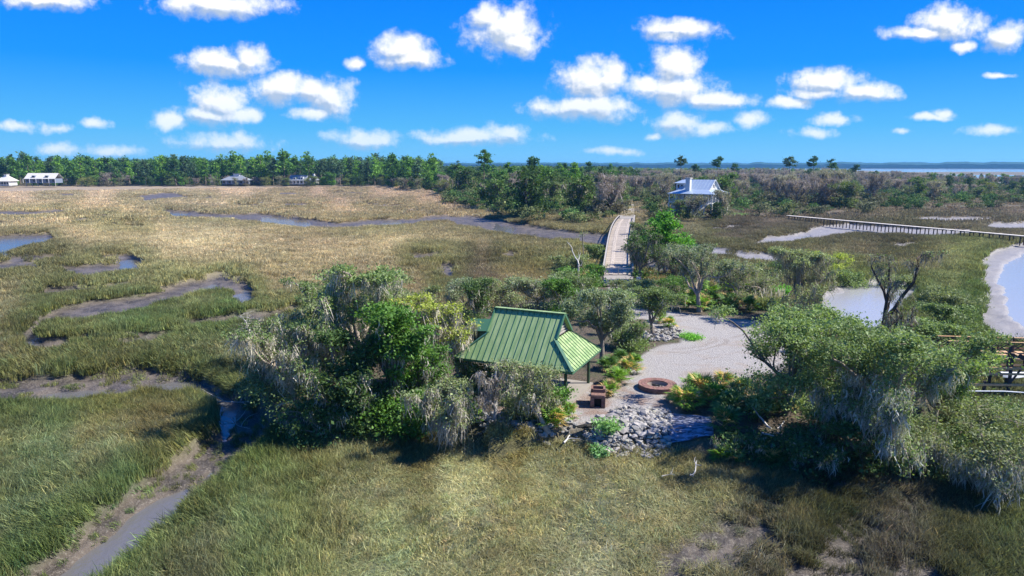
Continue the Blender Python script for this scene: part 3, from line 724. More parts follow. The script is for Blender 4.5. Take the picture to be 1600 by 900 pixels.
# ------------------------------------------------------------------ trees
def skeleton(r, H, spread, trunk_h, trunk_r, lean=(0, 0), nlimb=6, levels=3, curl=.35, droop=0.0, upb=.35, kids=(5, 5), seg=6):
    """branch polylines (points, radii, level) and twig ends of one tree"""
    br, tips = [], []

    def walk(p, d, L, n, curl_, up_):
        pts = [p]; dd = d / np.linalg.norm(d)
        for q in range(n):
            dd = dd + r.normal(0, curl_, 3) * .5 + np.array([0, 0, up_ / n]); dd /= np.linalg.norm(dd)
            p = p + dd * L / n; pts.append(p)
        return np.array(pts), dd
    top = np.array([lean[0], lean[1], trunk_h])
    tp, dd = walk(np.zeros(3), top + np.array([r.normal(0, .1), r.normal(0, .1), 0]), np.linalg.norm(top), 6, .18, .1)
    br.append((tp, trunk_r * np.array([1.35, 1.05, .95, .88, .8, .74, .68]), 0))
    ph = r.uniform(0, 2 * PI)
    for q in range(nlimb):
        an = ph + q * 2 * PI / nlimb + r.normal(0, .3)
        k = r.uniform(.35, 1.0)
        el = upb + (1 - k) * -.1 + (0.9 if q == 0 else r.uniform(-.1, .55))
        st = tp[3 + min(3, int(k * 4) if k < 1 else 3)]
        L = spread * .5 * r.uniform(.75, 1.1) * (0.9 if q == 0 else 1)
        vert = (H - trunk_h) * r.uniform(.45, .8)
        d = np.array([math.cos(an) * L, math.sin(an) * L, max(vert * el * 1.6, -.1 * L)])
        pts, dd = walk(st, d, np.linalg.norm(d), 8, curl, .15)
        rad = trunk_r * .55 * np.linspace(1, .3, 9)
        br.append((pts, rad, 1))

        def sub(pts, rad, lev, L):
            if lev > levels: return
            nk = kids[min(lev - 1, len(kids) - 1)]
            for c in range(nk):
                f = r.uniform(.25, 1.0) if c else 1.0
                ii = min(len(pts) - 1, max(1, int(f * (len(pts) - 1))))
                base = pts[ii]; dpar = pts[ii] - pts[ii - 1]; dpar /= np.linalg.norm(dpar)
                rd = r.normal(0, 1, 3); rd[2] = abs(rd[2]) * .7 + .15 - droop; rd /= np.linalg.norm(rd)
                d = dpar * .55 + rd * .9
                LL = L * r.uniform(.35, .62)
                p2, _ = walk(base, d, LL, 5, curl, .15 - droop)
                if p2[-1][2] > H: p2[:, 2] = p2[0][2] + (p2[:, 2] - p2[0][2]) * .4
                r0 = rad[ii] * .6
                r2 = np.linspace(r0, r0 * .35, 6)
                br.append((p2, np.maximum(r2, .008), lev + 1))
                if lev + 1 >= levels: tips.extend([p2[3], p2[5]])
                sub(p2, r2, lev + 1, LL)
        sub(pts, rad, 1, L)
    allp = np.concatenate([q[0] for q in br]); zs = H / max(np.percentile(np.array(tips)[:, 2], 80) + .25, .1); rs = spread * .5 / np.percentile(np.hypot(allp[:, 0] - lean[0], allp[:, 1] - lean[1]), 97)
    rs = min(rs, 1.5)
    k3 = np.array([rs, rs, zs]); 
    def fl(v):
        v = v * k3; zc = v[:, 2]; hi = H * .8; v[:, 2] = np.where(zc > hi, hi + (H - hi) * (1 - np.exp(-(zc - hi) / (H - hi) / 1.1)), zc); return v
    br = [(fl(q[0]), q[1], q[2]) for q in br]; tips = fl(np.array(tips))
    return br, tips


def leaves(a, r, centers, n, sig, size, c1, c2, mat=0, flat=.6, aspect=1.7):
    """many small leaf faces round the twig ends"""
    if size < .2: n = int(n * 1.3); size *= .88; sig *= .82
    m = len(centers)
    ci = r.integers(0, m, n)
    base = centers[ci]
    sg = sig * r.uniform(.6, 1.4, m)[ci]
    g = r.normal(0, 1, (n, 3)); g[:, 2] *= flat
    p = base + g * sg[:, None]
    nrm = r.normal(0, 1, (n, 3)); nrm[:, 2] = np.abs(nrm[:, 2]) + .35; nrm /= np.linalg.norm(nrm, axis=1)[:, None]
    t = np.cross(nrm, r.normal(0, 1, (n, 3))); t /= np.linalg.norm(t, axis=1)[:, None] + 1e-9
    bt = np.cross(nrm, t)
    s = size * (r.uniform(.45, 1.2, n) + .7 * (r.uniform(0, 1, n) < .12))[:, None]
    t = t * s * aspect * .5; bt = bt * s * .5
    V = np.stack([p - t, p + bt * .9, p + t, p - bt * .9], 1).reshape(-1, 3)
    ck = r.uniform(0, 1, m)[ci]; ck = np.clip(ck * .7 + r.uniform(0, .3, n), 0, 1)[:, None]
    C = (np.array(c1) * (1 - ck) + np.array(c2) * ck) * r.uniform(.7, 1.3, (n, 1))
    a.add(V, np.arange(n * 4).reshape(-1, 4), mat, np.repeat(C, 4, 0))


def moss_strands(a, r, pts, n, L, w, col=(0.30, 0.28, 0.23), mat=0, cl=.14):
    """hanging tapering strands of Spanish moss"""
    if n < 1: return
    m = max(1, n // 9)
    pi_ = r.integers(0, len(pts), m); cp = pts[pi_]; cL = L * r.gamma(3, .33, m)
    ci = r.integers(0, m, n)
    p = cp[ci] + r.normal(0, cl, (n, 3)) * np.array([1, 1, .5]); l = cL[ci] * r.uniform(.35, 1.1, n)
    fa = r.uniform(0, 2 * PI, n); o = np.stack([np.cos(fa), np.sin(fa), 0 * fa], 1) * (w * r.uniform(.6, 1.4, n) / 2)[:, None]
    sw = r.normal(0, .16, (n, 3)) * l[:, None]; sw[:, 2] = 0; sw2 = r.normal(0, .15, (n, 3)) * l[:, None]; sw2[:, 2] = 0
    z = np.array([0, 0, 1.])
    q0 = p; q1 = p + sw - z * (l * .4)[:, None]; q2 = p + sw * .6 + sw2 - z * (l * .75)[:, None]; q3 = p + sw + sw2 - z * l[:, None]
    V = np.stack([q0 - o * .6, q0 + o * .6, q1 + o, q1 - o, q2 + o * .55, q2 - o * .55, q3], 1).reshape(-1, 3)
    C = np.array(col) * r.uniform(.6, 1.25, (n, 1)) * r.uniform(.8, 1.15, m)[ci][:, None]
    C = np.repeat(C, 7, 0); k = np.arange(n)[:, None] * 7
    base = a.n
    a.add(V, np.concatenate([k + [[0, 1, 2, 3]], k + [[3, 2, 4, 5]]]), mat, C)
    a.T.append(base + k + [[5, 4, 6]]); a.mt.append(np.full(n, mat))


def tree(name, label, cat, px, py, H, spread, seed, c1, c2, nleaf=9000, moss=0, mossL=.8, leaf=.11, sig=.32, bark=(1, 1, 1), trunk_h=None,
         trunk_r=None, lean=(0, 0), nlimb=6, levels=3, curl=.38, droop=0.0, upb=.35, kids=(5, 4), zb=1.15, group=None, dead=False, lowskirt=0, mosscol=(0.27, 0.25, 0.205),
         flat=.6, z=None, mosstop=1.0):
    r = np.random.default_rng(seed)
    p = P(px, py, zb); g = gz(p[0], p[1]) if z is None else z
    th = trunk_h or H * .3; tr = trunk_r or (.03 * H + .04)
    br, tips = skeleton(r, H, spread, th, tr, lean, nlimb, levels, curl, droop, upb, kids)
    # keep within height
    t = thing(name, label, cat, (p[0], p[1], g - .05), 0, group)
    a = Acc()
    for (pt, rad, lev) in br:
        cc = np.array(bark) * r.uniform(.8, 1.2)
        a.tube(pt, rad, 7 if lev == 0 else (5 if lev == 1 else (4 if lev == 2 else 3)), 0, cc)
    obj('trunk', a.mesh('trunk', M['deadwood'] if dead else M['bark'], True), t)
    if nleaf:
        a = Acc()
        leaves(a, r, tips, int(nleaf * (1 - lowskirt)), sig, leaf, c1, c2, flat=flat)
        if lowskirt:
            rr_ = spread * .42 * np.sqrt(r.uniform(0, 1, 60)); an = r.uniform(0, 2 * PI, 60)
            lo = np.stack([rr_ * np.cos(an), rr_ * np.sin(an), r.uniform(.1, .32, 60) * H], 1)
            leaves(a, r, lo, int(nleaf * lowskirt), sig * 1.5, leaf, c1, c2)
        obj('crown', a.mesh('crown', M['leaf']), t)
    if moss:
        a = Acc(); mp = np.concatenate([pt[2:] for pt, rad, lev in br if lev >= 1])
        mp = mp[mp[:, 2] > H * .22] if (mp[:, 2] > H * .22).any() else mp
        mp = mp[mp[:, 2] < H * mosstop]
        moss_strands(a, r, mp, int(moss * 2.0), mossL, .048, mosscol)
        obj('spanish_moss', a.mesh('spanish_moss', M['moss']), t)
    return t
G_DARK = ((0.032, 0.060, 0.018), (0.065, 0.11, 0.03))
G_MID = ((0.070, 0.105, 0.034), (0.125, 0.172, 0.062))
G_OLIVE = ((0.085, 0.108, 0.045), (0.15, 0.178, 0.078))
G_YELG = ((.085, .135, .03), (.15, .21, .055))
G_YEL = ((0.12, 0.16, 0.025), (0.24, 0.27, 0.05))
G_BRT = ((0.035, 0.085, 0.014), (0.075, 0.15, 0.024))
G_SAGE = ((0.090, 0.118, 0.066), (0.155, 0.188, 0.105))
# ------------------------------------------------------------------ the picnic pavilion
EZ = 3.9
cA, cB, cC = P(710, 558, EZ), P(895, 582, EZ), P(937, 545, EZ)
ux = (cB - cA); LX = np.linalg.norm(ux); ux /= LX
uy = np.array([-ux[1], ux[0], 0]); LY = float((cC - cB) @ uy)
cen = cA + ux * LX / 2 + uy * LY / 2
PAV_RZ = math.atan2(ux[1], ux[0]); GZ = 1.25


def standing_roof(parent, quad, step, mat_, name='roof_panel', th=.03):
    """metal roof panels up a plane; quad = function s -> (bottom point, top point) at distance s along the eave"""
    length, fn = quad
    n = int(round(length / step)); st = length / n
    for q in range(n):
        s0, s1 = q * st, (q + 1) * st
        b0, t0 = fn(s0 + .004); b1, t1 = fn(s1 - .004); bm, tm = fn((s0 + s1) / 2)
        if np.linalg.norm(t0 - b0) < .05 and np.linalg.norm(t1 - b1) < .05: continue
        nn = np.cross(b1 - b0, (tm - bm)); nn /= np.linalg.norm(nn) + 1e-9
        if nn[2] < 0: nn = -nn
        a = Acc(); V = [b0, b1, t1, t0]
        a.add([v for v in V] + [v - nn * th for v in V], [(0, 1, 2, 3), (7, 6, 5, 4), (0, 4, 5, 1), (1, 5, 6, 2), (2, 6, 7, 3), (3, 7, 4, 0)])
        # the raised seam on the panel's left edge
        if np.linalg.norm(t0 - b0) > .1:
            w = (b1 - b0) / np.linalg.norm(b1 - b0) * .022; hh = nn * .04
            a.add([b0 + nn * .001, b0 + w + nn * .001, t0 + w + nn * .001, t0 + nn * .001, b0 + hh, b0 + w + hh, t0 + w + hh, t0 + hh],
                  [(4, 5, 6, 7), (0, 1, 5, 4), (1, 2, 6, 5), (2, 3, 7, 6), (3, 0, 4, 7)], 1)
        obj(name, a.mesh(name, [mat_, M['greendark']]), parent)


pav = thing('picnic_pavilion', 'open picnic pavilion with green standing seam metal roof and small gable vent', 'pavilion', (cen[0], cen[1], GZ), PAV_RZ)
hx, hy = LX / 2, LY / 2; ez = EZ - GZ; rz_ = 7.05 - GZ
gx = 2.45          # half length of the ridge; gablets above the hip ends
slope = (rz_ - ez) / hy
gz0 = ez + (rz_ - ez) * .52    # where the hip ends meet the little gable
gyh = hy * (1 - .52)          # half width there
hip_x = gx + .12
def longside(sg):
    def fn(s):
        x = -hx + s
        bt = np.array([x, -sg * hy, ez])
        if abs(x) <= gx + .25: return bt, np.array([x, 0, rz_])
        f = min(1, (hx - abs(x)) / (hx - hip_x)); f = max(0, f) * .52
        return bt, np.array([x, -sg * hy * (1 - f), ez + (rz_ - ez) * f])
    return fn
standing_roof(pav, (LX, longside(1)), .46, M['greenmetal'])
standing_roof(pav, (LX, longside(-1)), .46, M['greenmetal'])
for sg in (1, -1):
    def hip(s, sg=sg):
        y = -hy + s
        bt = np.array([sg * hx, y, ez]); f = min(1.0, (hy - abs(y)) / (hy - gyh)) * .52
        return bt, np.array([sg * (hx - (hx - hip_x) * f / .52), y, ez + (rz_ - ez) * f + .002])
    standing_roof(pav, (LY, hip), .46, M['greenmetal'])
    # gable vent
    a = Acc(); x0 = sg * (gx - .02)
    a.add([(x0, -gyh, gz0), (x0, gyh, gz0), (x0, 0, rz_ - .08), (x0 - sg * .05, -gyh, gz0), (x0 - sg * .05, gyh, gz0), (x0 - sg * .05, 0, rz_ - .08)], [(0, 1, 2), (5, 4, 3)])
    obj('gable_vent', a.mesh('gable_vent', M['concrete']), pav)
    a = Acc()
    for k in range(5):
        zz = gz0 + .12 + k * .22; w = gyh * (1 - (zz - gz0) / (rz_ - gz0)) * 2 - .15
        if w > .1: a.box((x0 + sg * .03, 0, zz), (.04, w, .07))
    obj('vent_louvre', a.mesh('vent_louvre', M['timber']), pav)
    for s2 in (1, -1):
        a = Acc(); a.bar((sg * (gx + .27), s2 * gyh * 1.02, gz0 + .03), (sg * (gx + .27), 0, rz_ + .04), .08, .16); obj('gable_trim', a.mesh('gable_trim', M['greendark']), pav)
        a = Acc(); a.bar((sg * hx, s2 * hy, ez + .04), (sg * hip_x, s2 * gyh, gz0 + .07), .22, .05); obj('hip_cap', a.mesh('hip_cap', M['greendark']), pav)
    boxpart('fascia', (sg * (hx - .06), 0, ez - .10), (.05, LY - .1, .16), M['greendark'], pav)
    boxpart('fascia', (0, sg * (hy - .06), ez - .10), (LX - .1, .05, .16), M['greendark'], pav)
boxpart('ridge_cap', (0, 0, rz_ + .06), (2 * gx + .62, .34, .06), M['greenmetal'], pav)
for x in (-hx + .75, -1.3, 1.3, hx - .75):
    for y in (-hy + .7, hy - .7):
        a = Acc(); a.tube([(x, y, 0), (x, y, ez - .27)], .11, 10); obj('post', a.mesh('post', M['greenpaint']), pav)
for y in (-hy + .7, hy - .7): boxpart('beam', (0, y, ez - .16), (LX - 1.2, .16, .2), M['darktimber'], pav)
for x in (-hx + .75, hx - .75): boxpart('beam', (x, 0, ez - .162), (.16, LY - 1.6, .2), M['darktimber'], pav)
boxpart('floor_slab', (0, 0, .03), (LX - .9, LY - .9, .14), M['concrete'], pav)
for x in np.linspace(-hx + .8, hx - .8, 12):
    for s2 in (1, -1):
        a = Acc(); a.bar((x, s2 * (hy - .1), ez - .07), (x * .55, s2 * .15, ez + (rz_ - ez) * (.9 if abs(x * .55) < gx else .45)), .06, .12)
        if abs(x) < gx: obj('rafter', a.mesh('rafter', M['timber']), pav)
def lw(x, y, z=GZ):   # pavilion coordinates -> world
    c, s = math.cos(PAV_RZ), math.sin(PAV_RZ); return (cen[0] + x * c - y * s, cen[1] + x * s + y * c, z)
tb = thing('picnic_table', 'weathered wooden picnic table standing in the shade under the green roof', 'table', lw(-1.6, .3, GZ + .1), PAV_RZ)
boxpart('table_top', (0, 0, .75), (2, .75, .06), M['timber'], tb)
for s in (-1, 1):
    boxpart('bench_seat', (0, s * .75, .45), (2, .28, .05), M['timber'], tb)
    boxpart('leg_frame', (s * .75, 0, .40), (.08, 1.5, .08), M['timber'], tb); boxpart('leg', (s * .75, .3, .36), (.081, .09, .72), M['timber'], tb); boxpart('leg', (s * .75, -.3, .36), (.081, .09, .72), M['timber'], tb)
# small second green roof glimpsed behind the trees at the back left
p = P(752, 512, 3.4)
kiosk = thing('garden_shed', 'small dark green metal roofed shed half hidden in trees behind the pavilion', 'shed', (p[0], p[1] + .5, 1.2), PAV_RZ + .3)
boxpart('wall', (0, 0, 1.0), (1.5, 1.3, 2.0), M['greenpaint'], kiosk)
a = Acc()
for sg in (1, -1): a.add([(-.95, -sg * .9, 2.0), (.95, -sg * .9, 2.0), (.95, 0, 2.9), (-.95, 0, 2.9), (-.95, -sg * .9, 1.95), (.95, -sg * .9, 1.95), (.95, 0, 2.85), (-.95, 0, 2.85)], [(0, 1, 2, 3), (4, 5, 6, 7), (0, 1, 5, 4), (1, 2, 6, 5), (0, 3, 7, 4)])
obj('roof', a.mesh('roof', M['greendark']), kiosk); boxpart('door', (.3, -.66, .95), (.7, .04, 1.8), M['greendark'], kiosk)

# ------------------------------------------------------------------ brick fire pit and grill
R7 = np.random.default_rng(77)
fp = thing('fire_pit', 'low round brick fire pit with wide brick rim on the gravel', 'fire pit', (*P(1027, 606, 1.25)[:2], 1.2))
a = Acc()
for c in range(4):
    n = 44
    for k in range(n):
        an = (k + .5 * (c % 2)) * 2 * PI / n; rr0 = 1.33
        a.box((rr0 * math.cos(an), rr0 * math.sin(an), .045 + c * .078), (.1, .178, .066), rz=an, col=R7.uniform(.7, 1.25) * np.array([1, R7.uniform(.9, 1.1), 1]))
obj('brick_wall', a.mesh('brick_wall', M['brick']), fp, kind='stuff')
a = Acc(); n = 60
for k in range(n):
    an = k * 2 * PI / n
    for (r0, L) in ((1.30, .22), (1.07, .22), (.86, .19)):
        a.box((r0 * math.cos(an), r0 * math.sin(an), .36), (L - .012, 2 * PI * r0 / n - .012, .07), rz=an, col=R7.uniform(.8, 1.3) * np.array([1.1, R7.uniform(.95, 1.15), 1.1]))
obj('coping_bricks', a.mesh('coping_bricks', M['brick']), fp, kind='stuff')
a = Acc(); a.lathe([(1.28, 0), (1.28, .325), (.80, .325), (.80, -.05), (0.001, -.05)], (0, 0, 0), 40); obj('mortar_core', a.mesh('mortar_core', M['mortar']), fp)
a = Acc(); a.lathe([(.79, .05), (.5, .14), (.001, .17)], (0, 0, 0), 20); obj('ash_bed', a.mesh('ash_bed', M['concrete']), fp)
for k in range(5):
    a = Acc(); q = R7.uniform(-.4, .4, 4); a.tube([(q[0], q[1], .17), (q[2], q[3], .24)], .045, 6, cap=True); obj('charred_log', a.mesh('charred_log', M['char']), fp)

gp = P(934, 634, 1.2)
gr_ = thing('brick_grill', 'red brick barbecue grill with square firebox beside the pavilion', 'grill', (gp[0], gp[1], 1.2), math.radians(-8))
a = Acc(); core = Acc()
def brickrow(a, p0, p1, z, rzv, skip=None):
    p0, p1 = np.array(p0, float), np.array(p1, float); L = np.linalg.norm(p1 - p0); n = max(1, round(L / .21)); 
    for k in range(n):
        c = p0 + (p1 - p0) * (k + .5) / n
        a.box((c[0], c[1], z), (L / n - .012, .1, .065), rz=rzv, col=R7.uniform(.65, 1.3) * np.array([1, R7.uniform(.9, 1.15), 1]))
for c in range(11):
    z = .04 + c * .075; o = .05 * (c % 2)
    if c > 8 or c < 1: brickrow(a, (-.5, -.45), (.5, -.45), z, 0)
    else:
        brickrow(a, (-.5, -.45), (-.24, -.45), z, 0); brickrow(a, (.24, -.45), (.5, -.45), z, 0)
    brickrow(a, (-.5, .95), (.5, .95), z, 0)
    brickrow(a, (-.46, -.4 + o), (-.46, .9), z, PI / 2); brickrow(a, (.46, -.4 + o), (.46, .9), z, PI / 2)
obj('brick_body', a.mesh('brick_body', M['brick']), gr_, kind='stuff')
boxpart('mortar_core', (-.46, .25, .41), (.07, 1.3, .81), M['mortar'], gr_); boxpart('mortar_core', (.46, .25, .41), (.07, 1.3, .81), M['mortar'], gr_)
boxpart('firebox', (0, .3, .35), (.84, .9, .5), M['char'], gr_)
a = Acc()
for x in (-.35, -.12, .12, .35):
    for y in (-.4, -.26, -.12, .02): a.box((x, y, .875), (.22, .13, .055), col=R7.uniform(.8, 1.25) * np.ones(3))
obj('top_bricks', a.mesh('top_bricks', M['brick']), gr_, kind='stuff')
boxpart('top_slab', (0, -.18, .834), (.9, .54, .02), M['mortar'], gr_)
for (x, y, w, d) in ((0, .98, .98, .16), (-.42, .58, .14, .64), (.42, .58, .14, .64), (0, .2, .7, .12)):
    boxpart('chimney_course', (x, y, 1.0), (w, d, .24), M['brick'], gr_)
a = Acc()
for k in range(9): a.bar((-.34 + k * .085, .28, .90), (-.34 + k * .085, .88, .90), .014)
obj('grate', a.mesh('grate', M['steel']), gr_)

# ------------------------------------------------------------------ riprap
def stone_mesh(k):
    r = np.random.default_rng(500 + k); a = Acc()
    v = []; n = 7
    for lat, cnt, zz in ((.55, 5, -.62), (1, 6, -.15), (.9, 6, .35), (.45, 4, .75)):
        pass
    t = (1 + 5 ** .5) / 2
    V = np.array([(-1, t, 0), (1, t, 0), (-1, -t, 0), (1, -t, 0), (0, -1, t), (0, 1, t), (0, -1, -t), (0, 1, -t), (t, 0, -1), (t, 0, 1), (-t, 0, -1), (-t, 0, 1)]) / 1.9
    Fc = [(0, 11, 5), (0, 5, 1), (0, 1, 7), (0, 7, 10), (0, 10, 11), (1, 5, 9), (5, 11, 4), (11, 10, 2), (10, 7, 6), (7, 1, 8), (3, 9, 4), (3, 4, 2), (3, 2, 6), (3, 6, 8), (3, 8, 9), (4, 9, 5), (2, 4, 11), (6, 2, 10), (8, 6, 7), (9, 8, 1)]
    V = V * r.uniform(.7, 1.25, (12, 1)) * np.array([r.uniform(.9, 1.5), r.uniform(.7, 1.1), r.uniform(.5, .8)])
    a.add(V * .105, Fc, 0, np.ones(3) * r.uniform(.35, 1.45) * np.array([1, r.uniform(.94, 1.0), r.uniform(.8, 1.0)]))
    return a.mesh('riprap_stone', M['rock'])
SM = [stone_mesh(k) for k in range(10)]
RIP = [[(912, 670), (938, 660), (972, 642), (1004, 646), (1045, 646), (1050, 660), (1046, 690), (1000, 694), (960, 690), (925, 682)],
       [(738, 655), (790, 650), (860, 648), (905, 672), (880, 682), (800, 676), (745, 668)],
       [(1006, 523), (1056, 516), (1064, 528), (1040, 537), (1008, 536)]]
RL = ['pale grey broken stone in the bank of riprap below the fire pit', 'pale stone in the rough edging along the front of the pavilion', 'pale stone in the edging round the small planted island in the drive']
cand = []
for ri, (poly, cnt) in enumerate(zip(RIP, (1500, 420, 260))):
    xs = [q[0] for q in poly]; ys = [q[1] for q in poly]
    u = rng.uniform(min(xs), max(xs), cnt * 3); v = rng.uniform(min(ys), max(ys), cnt * 3)
    ok = sd_poly(u, v, poly) < 1.0; u, v = u[ok][:cnt], v[ok][:cnt]
    for q in range(len(u)): cand.append((ri, *P(u[q], v[q], 1.0)[:2], rng.gamma(4, .22) + .25))
cxy = np.array([(c[1], c[2]) for c in cand]); cz = land(cxy[:, 0], cxy[:, 1])[0]
order = np.argsort([-c[3] for c in cand])
big = set(order[:290].tolist()); A_ = Acc()
for q, c in enumerate(cand):
    z = cz[q] + .03 + rng.uniform(0, .10)
    if q in big:
        obj('riprap_stone', SM[q % 10], None, (c[1], c[2], z + .04), (rng.uniform(-.4, .4), rng.uniform(-.4, .4), rng.uniform(0, 6.3)), (c[3] * 1.15,) * 3,
            label=RL[c[0]], cat='stone', group=('riprap stones', 'pavilion edging stones', 'island edging stones')[c[0]])
    else:
        m_ = SM[q % 10]; V = np.array([v.co[:] for v in m_.vertices]); an = rng.uniform(0, 6.3)
        Rz = np.array([[math.cos(an), -math.sin(an), 0], [math.sin(an), math.cos(an), 0], [0, 0, 1]])
        A_.add((V * c[3] * 1.1) @ Rz.T + np.array([c[1], c[2], z]), [tuple(p_.vertices) for p_ in m_.polygons], 0, np.ones(3) * rng.uniform(.35, 1.35))
obj('riprap_rubble', A_.mesh('riprap_rubble', M['rock']), kind='stuff', label='heap of small pale broken stones filling the riprap banks', cat='rubble')

# wrinkled ground cloth by the riprap
pts = [P(1046, 652, 1.0), P(1108, 658, 1.0), P(1116, 692, .6), P(1044, 694, .6)]
a = Acc(); n = 26; g_ = np.linspace(0, 1, n)
U_, V_ = np.meshgrid(g_, g_, indexing='ij')
G3 = [(pts[0] * (1 - u) * (1 - v) + pts[1] * u * (1 - v) + pts[2] * u * v + pts[3] * (1 - u) * v) for u, v in zip(U_.ravel(), V_.ravel())]
G3 = np.array(G3); G3[:, 2] = land(G3[:, 0], G3[:, 1])[0] + .05 + .12 * fbm(G3[:, 0] * 1.2, G3[:, 1] * 3.5, 4)
G3[:, 0] += .25 * (fbm(G3[:, 0] * .9, G3[:, 1] * .9, 8) - .5); 
i_ = np.arange(n - 1)[:, None] * n; j_ = np.arange(n - 1)[None]
F1 = np.stack([i_ + j_, i_ + n + j_, i_ + n + j_ + 1, i_ + j_ + 1], -1).reshape(-1, 4)
a.add(G3, F1)
t = obj('ground_cloth', a.mesh('ground_cloth', M['tarp'], True)); t['label'] = 'wrinkled blue grey ground cloth lying on the bank beside the riprap'; t['category'] = 'ground cloth'

# dark boulders by the pavilion corner
for (px, py, s, lb) in ((912, 668, 2.4, 'dark boulder at the corner of the gravel patio'), (929, 664, 1.6, 'smaller dark boulder among the leafy weeds by the riprap')):
    p = P(px, py, 1.2); o = obj('boulder', SM[3 if s > 2 else 5].copy(), None, (p[0], p[1], 1.3), (0, 0, .3), (s * 1.5, s, s), label=lb, cat='boulder'); o.data.materials[0] = M['char']

# ------------------------------------------------------------------ bridge
BL = [(943, 429), (949, 390), (956, 360), (961, 349), (968, 341)]; BR = [(988, 429), (987, 390), (988, 362), (990, 350), (991, 341)]
BZ = [1.42, 1.5, 1.5, 1.45, 1.35]
bl = np.array([P(x, y, z) for (x, y), z in zip(BL, BZ)]); brr = np.array([P(x, y, z) for (x, y), z in zip(BR, BZ)])
def resample(p, n):
    yv = p[:, 1]; t = np.linspace(yv[0], yv[-1], n); c = [np.polyfit(yv, p[:, k], 3) for k in (0, 2)]
    return np.stack([np.polyval(c[0], t), t, np.polyval(c[1], t)], 1)
NB_ = 120; Lp, Rp = resample(bl, NB_), resample(brr, NB_)
bg_ = thing('timber_bridge', 'long single lane timber bridge with low rails crossing the tidal creek', 'bridge', (Lp[0][0], Lp[0][1], 0))
org = np.array([Lp[0][0], Lp[0][1], 0])
for q in range(0, NB_ - 1, 6):
    a = Acc()
    for k in range(q, min(q + 6, NB_ - 1)):
        for s in range(3):
            f0, f1 = s / 3 + .02, (s + 1) / 3 - .01
            l0 = Lp[k] * (1 - f0) + Lp[k + 1] * f0; l1 = Lp[k] * (1 - f1) + Lp[k + 1] * f1; r0 = Rp[k] * (1 - f0) + Rp[k + 1] * f0; r1 = Rp[k] * (1 - f1) + Rp[k + 1] * f1
            V = np.array([l0, r0, r1, l1]) - org; V[:, 2] += R7.uniform(-.008, .008)
            a.add(np.concatenate([V, V - [0, 0, .12]]), [(0, 1, 2, 3), (7, 6, 5, 4), (0, 4, 5, 1), (2, 6, 7, 3), (1, 5, 6, 2), (3, 7, 4, 0)], 0, np.array([1.05, .97, .88]) * R7.uniform(.7, 1.2))
    obj('deck_section', a.mesh('deck_section', M['timber']), bg_, kind='stuff')
for f in (.26, .74):
    for off in (-.045, 0, .045):
        for q in range(0, NB_ - 1, 17):
            idx = [min(NB_ - 1, q + e) for e in range(18)]
            c0 = np.array([Lp[k] * (1 - f - off) + Rp[k] * (f + off) for k in idx]) - org + [0, 0, .03]
            a = Acc()
            for k in range(len(c0) - 1):
                if np.linalg.norm(c0[k + 1] - c0[k]) > .1: a.bar(c0[k], c0[k + 1], .17, .05, col=np.array([1.2, 1.12, 1.04]) * R7.uniform(.85, 1.15))
            if a.n: obj('runner_board', a.mesh('runner_board', M['timber']), bg_)
pm_ = Acc(); pm_.box((0, 0, .45), (.16, .16, .9), col=(1.0, .92, .8)); post_me = pm_.mesh('rail_post', M['timber'])
pl_ = Acc(); pl_.tube([(0, 0, -2.4), (0, 0, 0)], .15, 7); pile_me = pl_.mesh('pile', M['darktimber'])
for side, pp in ((-1, Lp), (1, Rp)):
    for q in range(0, NB_, 1 if side < 0 else 2):
        o = obj('rail_post', post_me, bg_, tuple(pp[q] - org + [side * .08, 0, 0]))
    for q in range(0, NB_ - 1, 17):
        c0 = np.array([pp[min(NB_ - 1, q + e)] for e in range(18)]) - org + [side * .08, 0, .93]
        for nm, dz, w, hh in (('top_rail', 0, .26, .09), ('kerb_rail', -.78, .22, .16), ('side_beam', -1.2, .2, .3)):
            a = Acc()
            for k in range(len(c0) - 1):
                if np.linalg.norm(c0[k + 1] - c0[k]) > .1: a.bar(c0[k] + [0, 0, dz], c0[k + 1] + [0, 0, dz], w, hh, col=np.ones(3) * (.95 if dz == 0 else .7))
            if a.n: obj(nm, a.mesh(nm, M['timber']), bg_)
    for q in range(3, NB_, 4): obj('pile', pile_me, bg_, tuple(pp[q] - org + [-side * .4, 0, -.2]))
# the lane at both ends
def strip(name, L, R, m, th=.006):
    a = Acc(); n = len(L)
    V = np.concatenate([np.array(L), np.array(R)]); a.add(V, [(k, n + k, n + k + 1, k + 1) for k in range(n - 1)])
    return obj(name, a.mesh(name, m), kind='structure')
def lane(name, Lpx, Rpx, z, m, n=14):
    L = np.array([P(x, y, z) for x, y in Lpx]); R = np.array([P(x, y, z) for x, y in Rpx])
    tt = np.linspace(0, 1, n); k = np.linspace(0, 1, len(L))
    Lr = np.stack([np.interp(tt, k, L[:, c]) for c in range(3)], 1); Rr = np.stack([np.interp(tt, k, R[:, c]) for c in range(3)], 1)
    Lr[:, 2] = Rr[:, 2] = z; return strip(name, Lr, Rr, m)
lane('concrete_apron', [(943, 446), (943.5, 430)], [(990, 446), (989, 430)], 1.40, M['concrete'])
lane('far_lane', [(968, 342), (969, 335), (971, 328), (980, 318), (984, 311)], [(991.5, 342), (991, 335), (991, 328), (991, 318), (990, 311)], 1.46, M['concrete'])
lane('approach_slab', [(966, 343.2), (967.5, 341)], [(992.5, 343.2), (992, 341)], 1.34, M['concrete'], 3)
gt = thing('bridge_gate', 'low pale pipe gate closed across the near end of the bridge', 'gate', tuple(P(943, 430, 1.4)))
w_ = float(P(989, 430, 1.4)[0] - P(943, 430, 1.4)[0])
